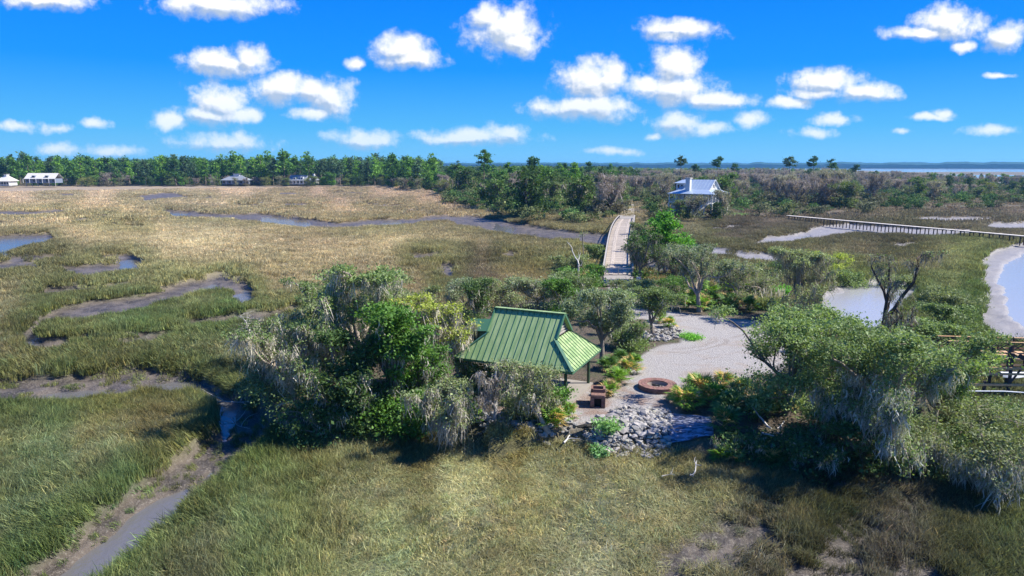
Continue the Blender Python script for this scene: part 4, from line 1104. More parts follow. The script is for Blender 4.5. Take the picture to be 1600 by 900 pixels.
for z in (.35, .62, .95): a = Acc(); a.tube([(0, 0, z), (w_, 0, z)], .03, 6); obj('gate_rail', a.mesh('gate_rail', M['steel']), gt)
for x in (0, w_ / 2, w_): a = Acc(); a.tube([(x, 0, 0), (x, 0, 1.1)], .05, 6, cap=True); obj('gate_post', a.mesh('gate_post', M['steel']), gt)
p = P(997, 449, 1.2)
sg_ = thing('sign', 'small white square sign on a post beside the bridge entrance', 'sign', (p[0], p[1], 1.15))
boxpart('post', (0, 0, .7), (.09, .09, 1.4), M['timber'], sg_); boxpart('sign_board', (0, -.07, 1.25), (.55, .03, .5), M['white'], sg_); boxpart('sign_emblem', (0, -.088, 1.25), (.22, .006, .2), M['slate'], sg_)

# ------------------------------------------------------------------ boardwalk across the right hand marsh
bw0, bw1 = P(1231, 336.5, 1.75), P(1660, 373.5, 1.75)
bw = thing('boardwalk', 'long straight timber boardwalk on short piles crossing the right hand marsh', 'boardwalk', (bw0[0], bw0[1], 0))
d = bw1 - bw0; L = np.linalg.norm(d); d /= L; nrm = np.array([-d[1], d[0], 0]); nb = 34
pl_ = Acc(); pl_.tube([(0, 0, -.5), (0, 0, 1.55)], .13, 6); pile2 = pl_.mesh('pile', M['darktimber'])
cp_ = Acc(); cp_.box((0, 0, 1.5), (.14, 1.9, .2), rz=math.atan2(d[1], d[0])); cap2 = cp_.mesh('cross_beam', M['darktimber'])
for k in range(nb):
    c = d * L * (k + .5) / nb
    for s in (-1, 1): obj('pile', pile2, bw, tuple(c + nrm * s * .7))
    obj('cross_beam', cap2, bw, tuple(c))
    a = Acc(); n = 12
    for q in range(n):
        cc = d * (L * (k + (q + .5) / n) / nb) + [0, 0, 1.72]
        a.box(cc, (L / nb / n - .02, 1.7, .05), rz=math.atan2(d[1], d[0]), col=np.ones(3) * R7.uniform(1.3, 1.9))
    obj('plank_section', a.mesh('plank_section', M['timber']), bw, kind='stuff')
for s in (-1, 1): a = Acc(); a.bar(nrm * s * .6 + [0, 0, 1.62], d * L + nrm * s * .6 + [0, 0, 1.62], .08, .16); obj('joist', a.mesh('joist', M['timber']), bw)

# ------------------------------------------------------------------ timber walkway and dock frame, far right
def beam(nm, par, a0, a1, w, m, h=None, col=(1, 1, 1)):
    a = Acc(); a.bar(a0, a1, w, h, col=col); return obj(nm, a.mesh(nm, m), par)
q0, q1 = P(1478, 560, 1.2), P(1700, 566, 1.2)
wk = thing('timber_walkway', 'new brown timber walkway with cross braced handrail at the right edge', 'walkway', (q0[0], q0[1], 0))
dx = (q1 - q0); Lk = float(np.linalg.norm(dx)); dx /= Lk; ny = np.array([-dx[1], dx[0], 0])
nk = 9
for s, sz in ((0, 0), (1, 1)):
    o_ = ny * 1.7 * s
    beam('top_rail', wk, o_ + [0, 0, 2.75], dx * Lk + o_ + [0, 0, 2.75], .14, M['newtimber'], .05, (1.6, 1.5, 1.3)); beam('lower_rail', wk, o_ + [0, 0, 1.8], dx * Lk + o_ + [0, 0, 1.8], .06, M['newtimber'], .12)
    beam('side_beam', wk, o_ + [0, 0, 1.45], dx * Lk + o_ + [0, 0, 1.45], .08, M['timber'], .24, (1.5, 1.4, 1.2))
    for k in range(nk + 1):
        c = dx * Lk * k / nk + o_; beam('post', wk, c + [0, 0, .2], c + [0, 0, 2.72], .11, M['darktimber'])
        if k < nk:
            c2 = dx * Lk * (k + 1) / nk + o_; beam('brace', wk, c + [0, .03, 1.85], c2 + [0, .03, 2.68], .05, M['darktimber'], .07); beam('brace', wk, c + [0, -.03, 2.68], c2 + [0, -.03, 1.85], .05, M['darktimber'], .07)
for k in range(int(Lk / .16)):
    c = dx * (k + .5) * .16 + ny * .85 + [0, 0, 1.6]
    if k % 7 != 3: beam('deck_board', wk, c - ny * .8, c + ny * .8, .14, M['newtimber'], .04, np.ones(3) * R7.uniform(.9, 1.5))
q0 = P(1498, 603, 1.0)
dk = thing('dock_frame', 'unfinished timber dock frame on dark posts behind the green trees, far right', 'dock frame', (q0[0], q0[1], 0), math.radians(-2))
for x in (0, 1.9, 3.7, 5.0, 6.6):
    for y in (0, 2.2):
        hh = 3.6 if x > 3 else 1.4; beam('post', dk, (x, y, -.4), (x, y, hh), .17, M['darktimber'])
for z, x0 in ((1.15, -.5), (2.0, 1.4), (2.45, 1.0)):
    beam('floor_beam', dk, (x0, -.1, z), (7.6, -.1, z), .09, M['newtimber'], .16, (1.4, 1.3, 1.1)); beam('floor_beam', dk, (x0, 2.32, z), (7.6, 2.32, z), .09, M['newtimber'], .16, (1.4, 1.3, 1.1))
for x in (3.7, 5.0): beam('brace', dk, (x, -.02, 1.2), (x + 1.3, -.02, 3.3), .08, M['darktimber'], .12)
beam('stair_stringer', dk, (4.0, -.2, 3.5), (7.2, -.6, 1.9), .08, M['darktimber'], .25); beam('stair_stringer', dk, (4.0, .8, 3.5), (7.2, .4, 1.9), .08, M['darktimber'], .25)
for k in range(9):
    f = (k + .5) / 9; beam('stair_tread', dk, (4.0 + 3.2 * f, -.3 - .4 * f + .1, 3.52 - 1.6 * f), (4.0 + 3.2 * f, .8 - .4 * f, 3.52 - 1.6 * f), .28, M['newtimber'], .04)
a = Acc(); a.tube([(-1.5, -.5, .75), (3, -.55, .80), (6.5, -.6, .62)], .05, 6); obj('pipe', a.mesh('pipe', M['cooler']), dk)
p = P(1585, 582, 1.6); bxx = thing('skiff', 'small upturned pale blue plastic hull behind the dock posts', 'boat', (p[0], p[1], 1.3))
a = Acc()
secs = []
for k in range(7):
    f = k / 6; w = .5 * math.sin(PI * min(1, .25 + f * .75)) ; secs.append([(-1.1 + 2.2 * f, w * math.cos(t_), .35 * math.sin(t_)) for t_ in np.linspace(0, PI, 7)])
V = np.array(secs).reshape(-1, 3); a.add(V, [(r0 * 7 + c, r0 * 7 + c + 1, r0 * 7 + c + 8, r0 * 7 + c + 7) for r0 in range(6) for c in range(6)])
obj('hull', a.mesh('hull', M['cooler'], True), bxx); boxpart('keel', (0, 0, .37), (1.7, .05, .05), M['steel'], bxx)
p0, p1 = P(1312, 513, 1.6), P(1345, 516, 1.6)
rl = thing('wooden_rail', 'short wooden landing rail above the pond edge', 'railing', (p0[0], p0[1], .9))
for k in range(3): beam('post', rl, ((p1 - p0)[0] * k / 2, 0, 0), ((p1 - p0)[0] * k / 2, 0, .9), .1, M['newtimber'])
for z in (.5, .85): beam('rail', rl, (-.1, -.07, z), ((p1 - p0)[0] + .1, -.07, z), .05, M['newtimber'], .12, (1.7, 1.6, 1.3))
p = P(1287, 513, 1.0); o = Acc(); o.tube([(0, 0, -.2), (0, 0, 2.0)], .06, 6, cap=True)
obj('metal_post', o.mesh('metal_post', M['darktimber']), None, (p[0], p[1], p[2]), label='thin dark upright post at the edge of the pond', cat='post')

# ------------------------------------------------------------------ the white house on piers
HZ = 1.25
hp = P(1096, 333, HZ); HR = math.radians(-38)
hs_ = thing('raised_house', 'white raised house with pale blue metal roof, wrap round porch and brick piers', 'house', (hp[0], hp[1] + 4, HZ), HR)
FL = 3.7; EV = 6.7; HLx, HWy = 5.2, 5.0
def wallbox(nm, x0, x1, y0, y1, z0, z1, m, par=hs_): return boxpart(nm, ((x0 + x1) / 2, (y0 + y1) / 2, (z0 + z1) / 2), (x1 - x0, y1 - y0, z1 - z0), m, par)
wallbox('wall', -HLx, HLx, -HWy, HWy, FL, 8.0, M['cream'])
wallbox('ground_floor_wall', -HLx - 2.3, -.6, -HWy - 1.2, HWy - .5, 0, FL - .31, M['white'])
wallbox('porch_floor', -HLx - 2.6, HLx + 2.6, -HWy - 2.6, HWy + 1.5, FL - .3, FL - .002, M['white'])
def gable(nm, x0, x1, yc, hw, z0, z1, m, ov=.35, par=hs_, th=.12):
    for s in (-1, 1):
        a = Acc(); e = np.array([0, s * hw * 1.06, z0 - .1]); r = np.array([0, 0, z1])
        V = [(x0 - ov, yc + e[1], e[2]), (x1 + ov, yc + e[1], e[2]), (x1 + ov, yc, r[2]), (x0 - ov, yc, r[2])]
        V2 = [(v[0], v[1], v[2] - th) for v in V]
        a.add(V + V2, [(0, 1, 2, 3), (7, 6, 5, 4), (0, 4, 5, 1), (1, 5, 6, 2), (2, 6, 7, 3), (3, 7, 4, 0)]); obj(nm, a.mesh(nm, m), par)
        for k in range(int((x1 - x0) / 1.2) + 1):
            xx = x0 + k * 1.2; a = Acc(); a.bar((xx, yc + e[1] * .99, e[2] + .04), (xx, yc + s * .1, r[2] + .0), .06, .07); obj('roof_seam', a.mesh('roof_seam', m), par)
gable('roof', -HLx - .2, HLx + .2, 0, HWy, 7.7, 11.3, M['paleroof'])
for sg in (-1, 1):
    a = Acc(); x = sg * (HLx + .01)
    a.add([(x, -HWy, 7.6), (x, HWy, 7.6), (x, 0, 11.1), (x - sg * .2, -HWy, 7.6), (x - sg * .2, HWy, 7.6), (x - sg * .2, 0, 11.1)], [(0, 1, 2), (3, 4, 5), (0, 2, 5, 3)] if 0 else [(0, 1, 2), (5, 4, 3)])
    obj('gable_wall', a.mesh('gable_wall', M['white']), hs_)
for y in (-.62, .62):
    w = boxpart('window', (HLx + .04, y, 9.2), (.08, .7, 1.3), M['white'], hs_); boxpart('pane', (HLx + .09, y, 9.2), (.03, .5, 1.08), M['glass'], w)
for s in (-1, 1):
    a = Acc(); a.bar((HLx + .45, s * HWy * 1.06, 7.55), (HLx + .45, 0, 11.28), .12, .3); obj('gable_trim', a.mesh('gable_trim', M['white']), hs_)
# porch roof skirt, hipped round the corners
X0, X1, Y0, Y1 = -HLx - 3.0, HLx + 3.0, -HWy - 3.0, HWy + 1.9; zi, zo = 8.0, EV
inn = [(-HLx, -HWy), (HLx, -HWy), (HLx, HWy), (-HLx, HWy)]; ou = [(X0, Y0), (X1, Y0), (X1, Y1), (X0, Y1)]
for k in range(4):
    a = Acc(); k2 = (k + 1) % 4
    V = [(*ou[k], zo), (*ou[k2], zo), (*inn[k2], zi), (*inn[k], zi)]; a.add(V + [(v[0], v[1], v[2] - .14) for v in V], [(0, 1, 2, 3), (7, 6, 5, 4), (0, 4, 5, 1), (1, 5, 6, 2), (2, 6, 7, 3), (3, 7, 4, 0)])
    obj('porch_roof', a.mesh('porch_roof', M['paleroof']), hs_)
ins = .5
cols = [(x, Y0 + ins) for x in np.linspace(X0 + ins, X1 - ins, 7)] + [(X1 - ins, y) for y in np.linspace(Y0 + ins, Y1 - ins, 6)[1:]] + [(X0 + ins, y) for y in np.linspace(Y0 + ins, Y1 - ins, 5)[1:]]
for (x, y) in cols:
    boxpart('porch_column', (x, y, (FL + EV) / 2 - .08), (.22, .22, EV - FL - .16), M['white'], hs_)
    boxpart('pier', (x, y, FL / 2 - .16), (.5, .5, FL - .32), M['cream'], hs_)
for (a0, a1) in (((X0 + ins, Y0 + ins), (X1 - ins - 3, Y0 + ins)), ((X1 - ins, Y0 + ins + 3.0), (X1 - ins, Y1 - ins)), ((X0 + ins, Y0 + ins), (X0 + ins, Y1 - ins))):
    for z in (FL + .15, FL + 1.0): beam('porch_rail', hs_, (*a0, z), (*a1, z), .07, M['white'], .07)
    a = Acc(); n = int(math.dist(a0, a1) / .35)
    for k in range(n): f = (k + .5) / n; a.box((a0[0] + (a1[0] - a0[0]) * f, a0[1] + (a1[1] - a0[1]) * f, FL + .575), (.04, .04, .78))
    obj('balusters', a.mesh('balusters', M['white']), hs_, kind='stuff')
for x in (-3.2, -.8, 1.6, 3.8):
    w = boxpart('window', (x, -HWy - .03, 5.3), (1.1, .08, 2.0), M['white'], hs_); boxpart('pane', (x, -HWy - .085, 5.3), (.9, .03, 1.8), M['glass'], w)
for y in (-3.4, -1.2, 1.2, 3.4):
    w = boxpart('window', (HLx + .03, y, 5.3), (.08, 1.1, 2.0), M['white'], hs_); boxpart('pane', (HLx + .085, y, 5.3), (.03, .9, 1.8), M['glass'], w)
# front stairs
for s in (0, 1.7): beam('stair_stringer', hs_, (X1 - ins - 2.6 + s, Y0 + .3, FL - .1), (X1 - ins - 2.6 + s - 3.0, Y0 - 4.2, .1), .12, M['white'], .35)
for k in range(16):
    f = (k + .5) / 16; c = np.array([X1 - ins - 2.6 - 3.0 * f, Y0 + .3 - 4.5 * f, FL - .1 - (FL - .2) * f]); beam('stair_tread', hs_, c, c + [1.7, 0, 0], .28, M['white'], .05)
for s in (0, 1.7): beam('stair_rail', hs_, (X1 - ins - 2.6 + s, Y0 + .3, FL + .9), (X1 - ins - 2.6 + s - 3.0, Y0 - 4.2, 1.1), .09, M['white'], .09)
# chimney on the left front, dormer wing
ch = wallbox('chimney', -2.6, -1.0, -HWy - 1.0, -HWy + .4, 0, 11.7, M['white']); wallbox('chimney_cap', -2.8, -.8, -HWy - 1.2, -HWy + .6, 11.7, 12.0, M['cream'], ch)
wallbox('dormer', -7.2, -3.4, -3.2, 1.2, 7.0, 10.2, M['white'])
a = Acc(); V = [(-7.9, -3.9, 10.1), (-2.6, -3.9, 10.1), (-2.6, 1.9, 10.1), (-7.9, 1.9, 10.1), (-5.9, -1.0, 11.2), (-3.0, -1.0, 11.2)]
a.add(V, [(0, 1, 5, 4), (2, 3, 4, 5)]); a.add(V, [(3, 0, 4), (1, 2, 5)]); a.add(V, [(3, 2, 1, 0)]); obj('dormer_roof', a.mesh('dormer_roof', M['paleroof']), hs_)
for x in (-6.3, -5.1): w = boxpart('window', (x, -3.24, 9.0), (.8, .08, 1.3), M['white'], hs_); boxpart('pane', (x, -3.3, 9.0), (.62, .03, 1.1), M['glass'], w)

# ------------------------------------------------------------------ houses across the marsh
def far_house(px, py, wpx, label, wall, roof, style):
    p = P(px, py, 1.2); sc = np.linalg.norm(p[:2]) / FOC; Wd = wpx * sc
    t = thing('marsh_house', label, 'house', (p[0], p[1], 1.1))
    fh = 3.4; lift = 2.6 if style in (0, 3) else .6
    wallbox('wall', -Wd / 2, Wd / 2, 0, 9, lift, lift + fh, wall, t)
    if lift > 1:
        for x in np.linspace(-Wd / 2 + .3, Wd / 2 - .3, 6): boxpart('pier', (x, .2, lift / 2), (.4, .4, lift), M['timber'], t)
    z0, z1 = lift + fh, lift + fh + 4.2
    hw = Wd / 2 + 1.2
    if style in (0, 1):
        V = [(-hw, -1.6, z0), (hw, -1.6, z0), (hw, 10.2, z0), (-hw, 10.2, z0), (-hw * .3, 4.3, z1), (hw * .3, 4.3, z1)]
        a = Acc(); a.add(V, [(0, 1, 5, 4), (2, 3, 4, 5)]); a.add(V, [(3, 0, 4), (1, 2, 5)]); a.add(V, [(3, 2, 1, 0)]); obj('roof', a.mesh('roof', roof), t)
        wallbox('cupola', -Wd * .11, Wd * .11, 3, 6, z1 - 1, z1 + 1.0, M['white'], t); wallbox('cupola_roof', -Wd * .15, Wd * .15, 2.6, 6.4, z1 + 1.0, z1 + 1.25, roof, t)
    else:
        gable('roof', -Wd / 2, Wd / 2, 4.5, 5.2, z0, z1, roof, .5, t)
        for x in (-Wd * .22, Wd * .22):
            wallbox('dormer', x - 1.2, x + 1.2, 0, 3, z0 + .3, z0 + 2.4, M['white'] if style == 2 else wall, t); w = boxpart('window', (x, -.03, z0 + 1.3), (1.1, .06, 1.3), M['glass'], t)
    for x in np.linspace(-Wd / 2 + 1.5, Wd / 2 - 1.5, 5): boxpart('window', (x, -.05, lift + 1.8), (1.5, .1, 1.8), M['glass'], t)
    for x in np.linspace(-Wd / 2 - .8, Wd / 2 + .8, 6): boxpart('porch_post', (x, -1.4, (lift + z0) / 2), (.25, .25, z0 - lift), M['white'], t)
    return t
h1 = far_house(64, 291, 38, 'wide white house with dark porch band at the left edge of the wood', M['slate'], M['cream'], 3)
far_house(6, 291, 14, 'pale house cut by the left edge of the picture', M['white'], M['cream'], 1)
far_house(368, 289, 38, 'low house with broad grey hipped roof and cupola across the marsh', M['slate'], M['greyroof'], 1)
far_house(466, 289, 25, 'grey gabled house with dormers across the marsh', M['cream'], M['greyroof'], 2)
far_house(489, 289, 9, 'small white outbuilding right of the grey gabled house', M['white'], M['greyroof'], 1)

# ------------------------------------------------------------------ palmettos
def frond_mesh(k, c1, c2):
    r = np.random.default_rng(900 + k); a = Acc(); n = 13
    for q in range(n):
        an = math.radians(-78 + 156 * q / (n - 1)); L = .52 * (1 - .25 * abs(q - 6) / 6) * r.uniform(.9, 1.05)
        dx, dy = math.sin(an), math.cos(an); w = .030
        c = (np.array(c1) + (np.array(c2) - np.array(c1)) * r.uniform(0, 1)) * r.uniform(.8, 1.2)
        zz = r.uniform(-.03, .05)
        V = [(0, 0, 0), (dx * L * .55 - dy * w, dy * L * .55 + dx * w, .05 + zz), (dx * L * .55 + dy * w, dy * L * .55 - dx * w, .05 + zz), (dx * L, dy * L, -.03 + zz)]
        a.add(V, [(0, 1, 3, 2)], 0, c)
    a.tube([(0, -.55, -.12), (0, -.28, -.02), (0, 0, 0)], .013, 3, 0, np.array(c2) * .8)
    return a.mesh('frond', M['leaf'])
FG = [frond_mesh(k, (0.05, .12, .015), (.13, .22, .03)) for k in range(3)]; FD = [frond_mesh(k + 5, (.035, .075, .02), (.07, .13, .03)) for k in range(2)]
FB = [frond_mesh(k + 9, (.25, .17, .06), (.36, .27, .12)) for k in range(2)]


def palmetto(px, py, R, label, tone='g', dry=.12, nf=26, group=None, zb=1.2):
    r = np.random.default_rng(int(px * 7 + py)); p = P(px, py, zb); g = gz(p[0], p[1])
    t = thing('saw_palmetto', label, 'palmetto', (p[0], p[1], g), 0, group)
    for k in range(nf):
        fan = (FB if r.uniform() < dry else (FG if tone == 'g' else FD)); m_ = fan[r.integers(0, len(fan))]
        an = r.uniform(0, 2 * PI); el = r.uniform(.15, 1.35); rr_ = R * r.uniform(.15, .8) * math.cos(el) + .05
        s = R * r.uniform(1.05, 1.5)
        o = obj('frond', m_, t, (rr_ * math.sin(-an) * 1.0, rr_ * math.cos(an), R * (.15 + .75 * math.sin(el)) * r.uniform(.7, 1.0)), (el * .9 - .1, r.uniform(-.3, .3), an), (s,) * 3)
PAL = [(965, 600, 1.0, 'bright green saw palmetto between the brick grill and the fire pit', 'g', .1), (952, 618, .8, 'low yellowing saw palmetto tucked right of the brick grill', 'g', .3),
       (982, 585, 1.0, 'saw palmetto with brown dead fans at the edge of the gravel behind the fire pit', 'g', .45), (950, 578, .9, 'dark saw palmetto next to the right hand pavilion post', 'd', .1),
       (990, 572, .8, 'small saw palmetto at the gravel edge, nearest the drive', 'g', .2), (968, 565, .9, 'shaded saw palmetto under the tree right of the pavilion', 'd', .15),
       (1075, 640, 1.0, 'green saw palmetto leaning over the top of the ground cloth', 'g', .1), (1098, 622, 1.0, 'saw palmetto with tan dead fans right of the fire pit', 'g', .5),
       (1120, 632, 1.0, 'full green saw palmetto under the left limbs of the oak by the drive', 'g', .15), (1085, 612, .8, 'small saw palmetto nearest the fire pit on its right', 'g', .2),
       (1130, 606, .8, 'yellow brown saw palmetto at the lower edge of the drive', 'g', .6), (1145, 650, 1.0, 'dark saw palmetto in the shade below the drive', 'd', .1),
       (1132, 672, .9, 'dark saw palmetto above the right end of the ground cloth', 'd', .2), (1135, 695, .8, 'small green saw palmetto right of the ground cloth', 'g', .2),
       (1160, 620, .9, 'saw palmetto half hidden by the oak beside the drive', 'd', .2), (1060, 628, .7, 'smallest saw palmetto at the fire pit side of the cluster', 'g', .1),
       (868, 668, 1.0, 'yellow green saw palmetto at the front right corner of the pavilion', 'g', .3), (845, 655, .8, 'saw palmetto in front of the pavilion under the leaning tree', 'g', .1),
       (738, 655, .9, 'pale fanned saw palmetto left of the dead tree before the pavilion', 'g', .15), (722, 640, .8, 'saw palmetto beside the mossy tree left of the pavilion', 'g', .1),
       (668, 612, 1.0, 'dark glossy saw palmetto in the shade left of the pavilion', 'd', .05), (645, 605, .9, 'glossy saw palmetto at the inner edge of the left thicket', 'g', .05),
       (655, 625, .8, 'low saw palmetto at the foot of the yellow green oak', 'd', .05), (885, 650, .7, 'small saw palmetto by the front post of the pavilion', 'g', .2),
       (1045, 512, .9, 'orange brown saw palmetto on the small planted island', 'g', .6), (1030, 503, .9, 'green saw palmetto on the small planted island', 'g', .1),
       (1000, 440, 1.0, 'saw palmetto beside the bridge sign', 'g', .1),
       (1072, 482, 1.1, 'yellow green palmetto at the left end of the far hedge row', 'g', .2), (1085, 474, 1.1, 'second palmetto of the far hedge row, with brown fans', 'g', .4),
       (1100, 484, 1.2, 'palmetto under the gnarled oak in the far hedge row', 'g', .15), (1118, 478, 1.2, 'dark rounded palmetto left of centre in the far hedge row', 'd', .1),
       (1135, 484, 1.2, 'dark rounded palmetto at the centre of the far hedge row', 'd', .1), (1152, 480, 1.2, 'dark palmetto right of centre in the far hedge row', 'd', .1),
       (1170, 486, 1.1, 'palmetto with brown litter beneath near the pampas grass', 'd', .3), (1110, 462, 1.1, 'palmetto standing behind the far hedge row, left', 'g', .2),
       (1140, 460, 1.1, 'palmetto standing behind the far hedge row, right', 'g', .2), (1165, 462, 1.0, 'bright palmetto behind the hedge row beside the pampas grass', 'g', .05),
       (1272, 500, 1.1, 'bright light green palmetto at the foot of the mossy oak by the pond', 'g', .0), (1205, 700, .8, 'small palmetto in the deep shade above the driftwood', 'd', .2),
       (1185, 655, 1.0, 'dark palmetto under the oak beside the drive', 'd', .1), (1215, 640, 1.0, 'hidden palmetto right under the oak trunk beside the drive', 'd', .1),
       (895, 432, 1.1, 'palmetto on the bank left of the bridge mouth', 'g', .1), (925, 428, 1.0, 'bright palmetto against the left rail of the bridge', 'g', .1)]
for (px, py, R, lb, tn, dry) in PAL: palmetto(px, py, R * (1.35 if (px > 1050 and py > 590) or py < 500 else 1.1), lb, tn, dry, 30 if py > 560 else 22)

# ------------------------------------------------------------------ near trees
BG = (1.9, 1.85, 1.75)
tree('live_oak', 'tallest mossy live oak of the left thicket, rising above the others', 'tree', 560, 610, 9.6, 9.0, 11, *G_MID, nleaf=12000, moss=2600, mossL=.9, sig=.36, leaf=.13, bark=BG, nlimb=7, upb=.7, curl=.5)
tree('live_oak', 'moss hung oak leaning over the creek at the left end of the thicket', 'tree', 470, 640, 6.3, 8.0, 12, *G_MID, nleaf=9000, moss=2200, mossL=.9, bark=BG, lean=(-1.2, -.2), lowskirt=.25, leaf=.12)
tree('bay_tree', 'dense dark green tree at the centre of the left thicket', 'tree', 612, 655, 8.3, 5.2, 13, *G_BRT, nleaf=15000, moss=300, sig=.42, leaf=.15, nlimb=8, upb=.9, lowskirt=.25)
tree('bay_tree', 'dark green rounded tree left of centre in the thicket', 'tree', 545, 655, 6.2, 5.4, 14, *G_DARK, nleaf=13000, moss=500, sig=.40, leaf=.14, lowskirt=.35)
tree('live_oak', 'yellow green oak hung with grey moss left of the pavilion', 'tree', 678, 606, 6.8, 5.6, 15, *G_YEL, nleaf=8000, moss=3200, mossL=1.0, bark=BG, sig=.30, leaf=.12, nlimb=7, upb=.7)
tree('oak_sapling', 'small bright green oak between the thicket and the yellow green oak', 'tree', 650, 640, 5.0, 4.4, 16, *G_BRT, nleaf=8000, moss=500, lowskirt=.3, leaf=.13)
tree('live_oak', 'low oak smothered in pale grey moss at the marsh edge left of the pavilion', 'tree', 703, 672, 4.6, 5.0, 17, *G_OLIVE, nleaf=4800, moss=2700, mossL=.75, bark=BG, mosscol=(.22, .205, .175), leaf=.11, lean=(-.3, -.4))
tree('dead_tree', 'bare grey dead tree with moss standing before the dark opening of the pavilion', 'tree', 772, 660, 4.1, 3.2, 18, *G_OLIVE, nleaf=0, moss=500, mossL=.7, dead=True, levels=3, upb=1.2, nlimb=5, curl=.55, mosscol=(.25, .22, .2))
tree('wax_myrtle', 'light green leaning tree in front of the right half of the pavilion', 'tree', 856, 672, 4.7, 4.4, 19, *G_OLIVE, nleaf=5200, moss=700, mossL=.5, sig=.30, leaf=.10, lean=(-.6, 0), bark=BG)
tree('live_oak', 'round crowned oak standing right behind the pavilion roof', 'tree', 940, 566, 6.4, 7.0, 20, *G_SAGE, nleaf=15000, moss=900, mossL=.5, sig=.34, leaf=.12, upb=.7)
tree('live_oak', 'small oak on the planted island in the drive', 'tree', 1020, 524, 4.7, 5.4, 21, *G_MID, nleaf=8500, moss=500, mossL=.5, leaf=.12, upb=.6)
tree('live_oak', 'gnarled grey green oak rising from the far palmetto hedge', 'tree', 1093, 487, 7.6, 8.4, 22, *G_SAGE, nleaf=9000, moss=900, mossL=.5, leaf=.13, bark=BG, curl=.6, upb=.7, trunk_h=2.6)
tree('live_oak', 'sparse grey twigged oak right of the gnarled oak behind the hedge', 'tree', 1150, 478, 5.2, 8.0, 23, *G_OLIVE, nleaf=4200, moss=1200, mossL=.5, leaf=.12, bark=BG, curl=.6, kids=(6, 5))
tree('live_oak', 'mossy oak with a forked trunk on the bank of the pond', 'tree', 1243, 500, 7.8, 9.4, 24, *G_OLIVE, nleaf=9000, moss=2600, mossL=1.0, leaf=.13, mosscol=(.16, .15, .12), trunk_h=2.4, curl=.5, upb=.6)
tree('live_oak', 'yellow green leafed tree top beyond the pond bank oak', 'tree', 1290, 440, 4.6, 6.4, 25, *G_YEL, nleaf=5500, moss=0, leaf=.14, zb=.2)
tree('dead_tree', 'dark gnarled snag with bare twisting top beside the pond', 'tree', 1376, 560, 9.4, 7.0, 26, *G_MID, nleaf=900, moss=650, mossL=.8, bark=(.35, .32, .3), curl=.75, upb=1.0, trunk_h=3.2, nlimb=6, levels=3, kids=(5, 4), mosscol=(.15, .14, .12), sig=.25)
tree('live_oak', 'dense green oak at the lower edge of the gravel drive', 'tree', 1228, 650, 7.0, 9.6, 27, *G_MID, nleaf=26000, moss=500, mossL=.6, leaf=.12, sig=.38, upb=.6, nlimb=9, lowskirt=.12)
tree('live_oak', 'largest oak at lower right with long pale moss on drooping limbs', 'tree', 1385, 700, 8.6, 9.4, 28, *G_MID, nleaf=27000, moss=4200, mosstop=.72, mossL=.8, leaf=.11, sig=.34, bark=BG, curl=.5, upb=.45, droop=.12, nlimb=9, kids=(6, 5), mosscol=(.27, .27, .235))
tree('live_oak', 'light green feathery tree in front of the timber walkway', 'tree', 1462, 645, 5.6, 5.6, 29, *G_YELG, nleaf=17000, moss=1200, mossL=.6, leaf=.11, bark=(2.3, 2.3, 2.2), sig=.4, nlimb=8)
tree('live_oak', 'grey green oak cut by the right edge, its moss touching the marsh', 'tree', 1565, 735, 4.0, 8.0, 30, *G_OLIVE, nleaf=11000, moss=1500, mosstop=.7, mossL=.8, leaf=.10, bark=BG, droop=.15, mosscol=(.26, .255, .22), nlimb=8)
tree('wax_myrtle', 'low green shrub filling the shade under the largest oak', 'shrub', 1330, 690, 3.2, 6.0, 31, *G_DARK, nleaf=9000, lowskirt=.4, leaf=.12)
tree('wax_myrtle', 'rounded green shrub on the bank above the walkway', 'shrub', 1480, 512, 2.8, 6.4, 32, *G_MID, nleaf=9000, leaf=.14, lowskirt=.3, zb=.5)
tree('wax_myrtle', 'green shrub at the mud edge right of the snag', 'shrub', 1440, 545, 3.4, 6.6, 33, *G_MID, nleaf=8000, leaf=.14, lowskirt=.3, zb=.8)
tree('wax_myrtle', 'olive shrub thicket below the marsh bend at far right', 'shrub', 1480, 480, 2.4, 8.0, 34, *G_OLIVE, nleaf=7000, leaf=.15, lowskirt=.35, zb=.2)
tree('wax_myrtle', 'sparse green shrub leaning over the dock frame beams', 'shrub', 1535, 655, 2.6, 6.0, 35, *G_MID, nleaf=6000, leaf=.11, lowskirt=.3, bark=BG)
for q, (px, py, H, sp, sd_, colr, ms, lb) in enumerate([
        (640, 520, 4.4, 6.0, 41, G_OLIVE, 900, 'low mossy oak behind the yellow green oak'), (725, 492, 4.0, 6.6, 42, G_SAGE, 1200, 'mossy oak behind the left corner of the pavilion roof'),
        (785, 486, 3.8, 7.0, 43, G_OLIVE, 1300, 'grey moss hung oak directly behind the pavilion ridge'), (838, 484, 3.8, 6.0, 44, G_SAGE, 1200, 'flat topped mossy oak behind the right end of the ridge'),
        (880, 500, 4.6, 5.0, 45, G_BRT, 300, 'bright green tree between the pavilion ridge and the bridge mouth'), (898, 478, 4.0, 5.6, 46, G_MID, 500, 'green tree at the back corner of the pavilion near the lane'),
        (968, 503, 3.4, 4.6, 47, G_MID, 500, 'green tree hiding the lane between the bridge and the drive'), (1004, 480, 3.0, 4.2, 48, G_OLIVE, 700, 'olive tree beside the lane across from the bridge sign'),
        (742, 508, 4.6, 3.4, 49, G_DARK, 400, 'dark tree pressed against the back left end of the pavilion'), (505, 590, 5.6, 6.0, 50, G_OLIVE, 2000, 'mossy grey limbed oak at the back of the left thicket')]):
    tree('live_oak', lb, 'tree', px, py, H, sp, sd_, *colr, nleaf=7000, moss=ms, mossL=.6, leaf=.13, bark=BG, lowskirt=.15)
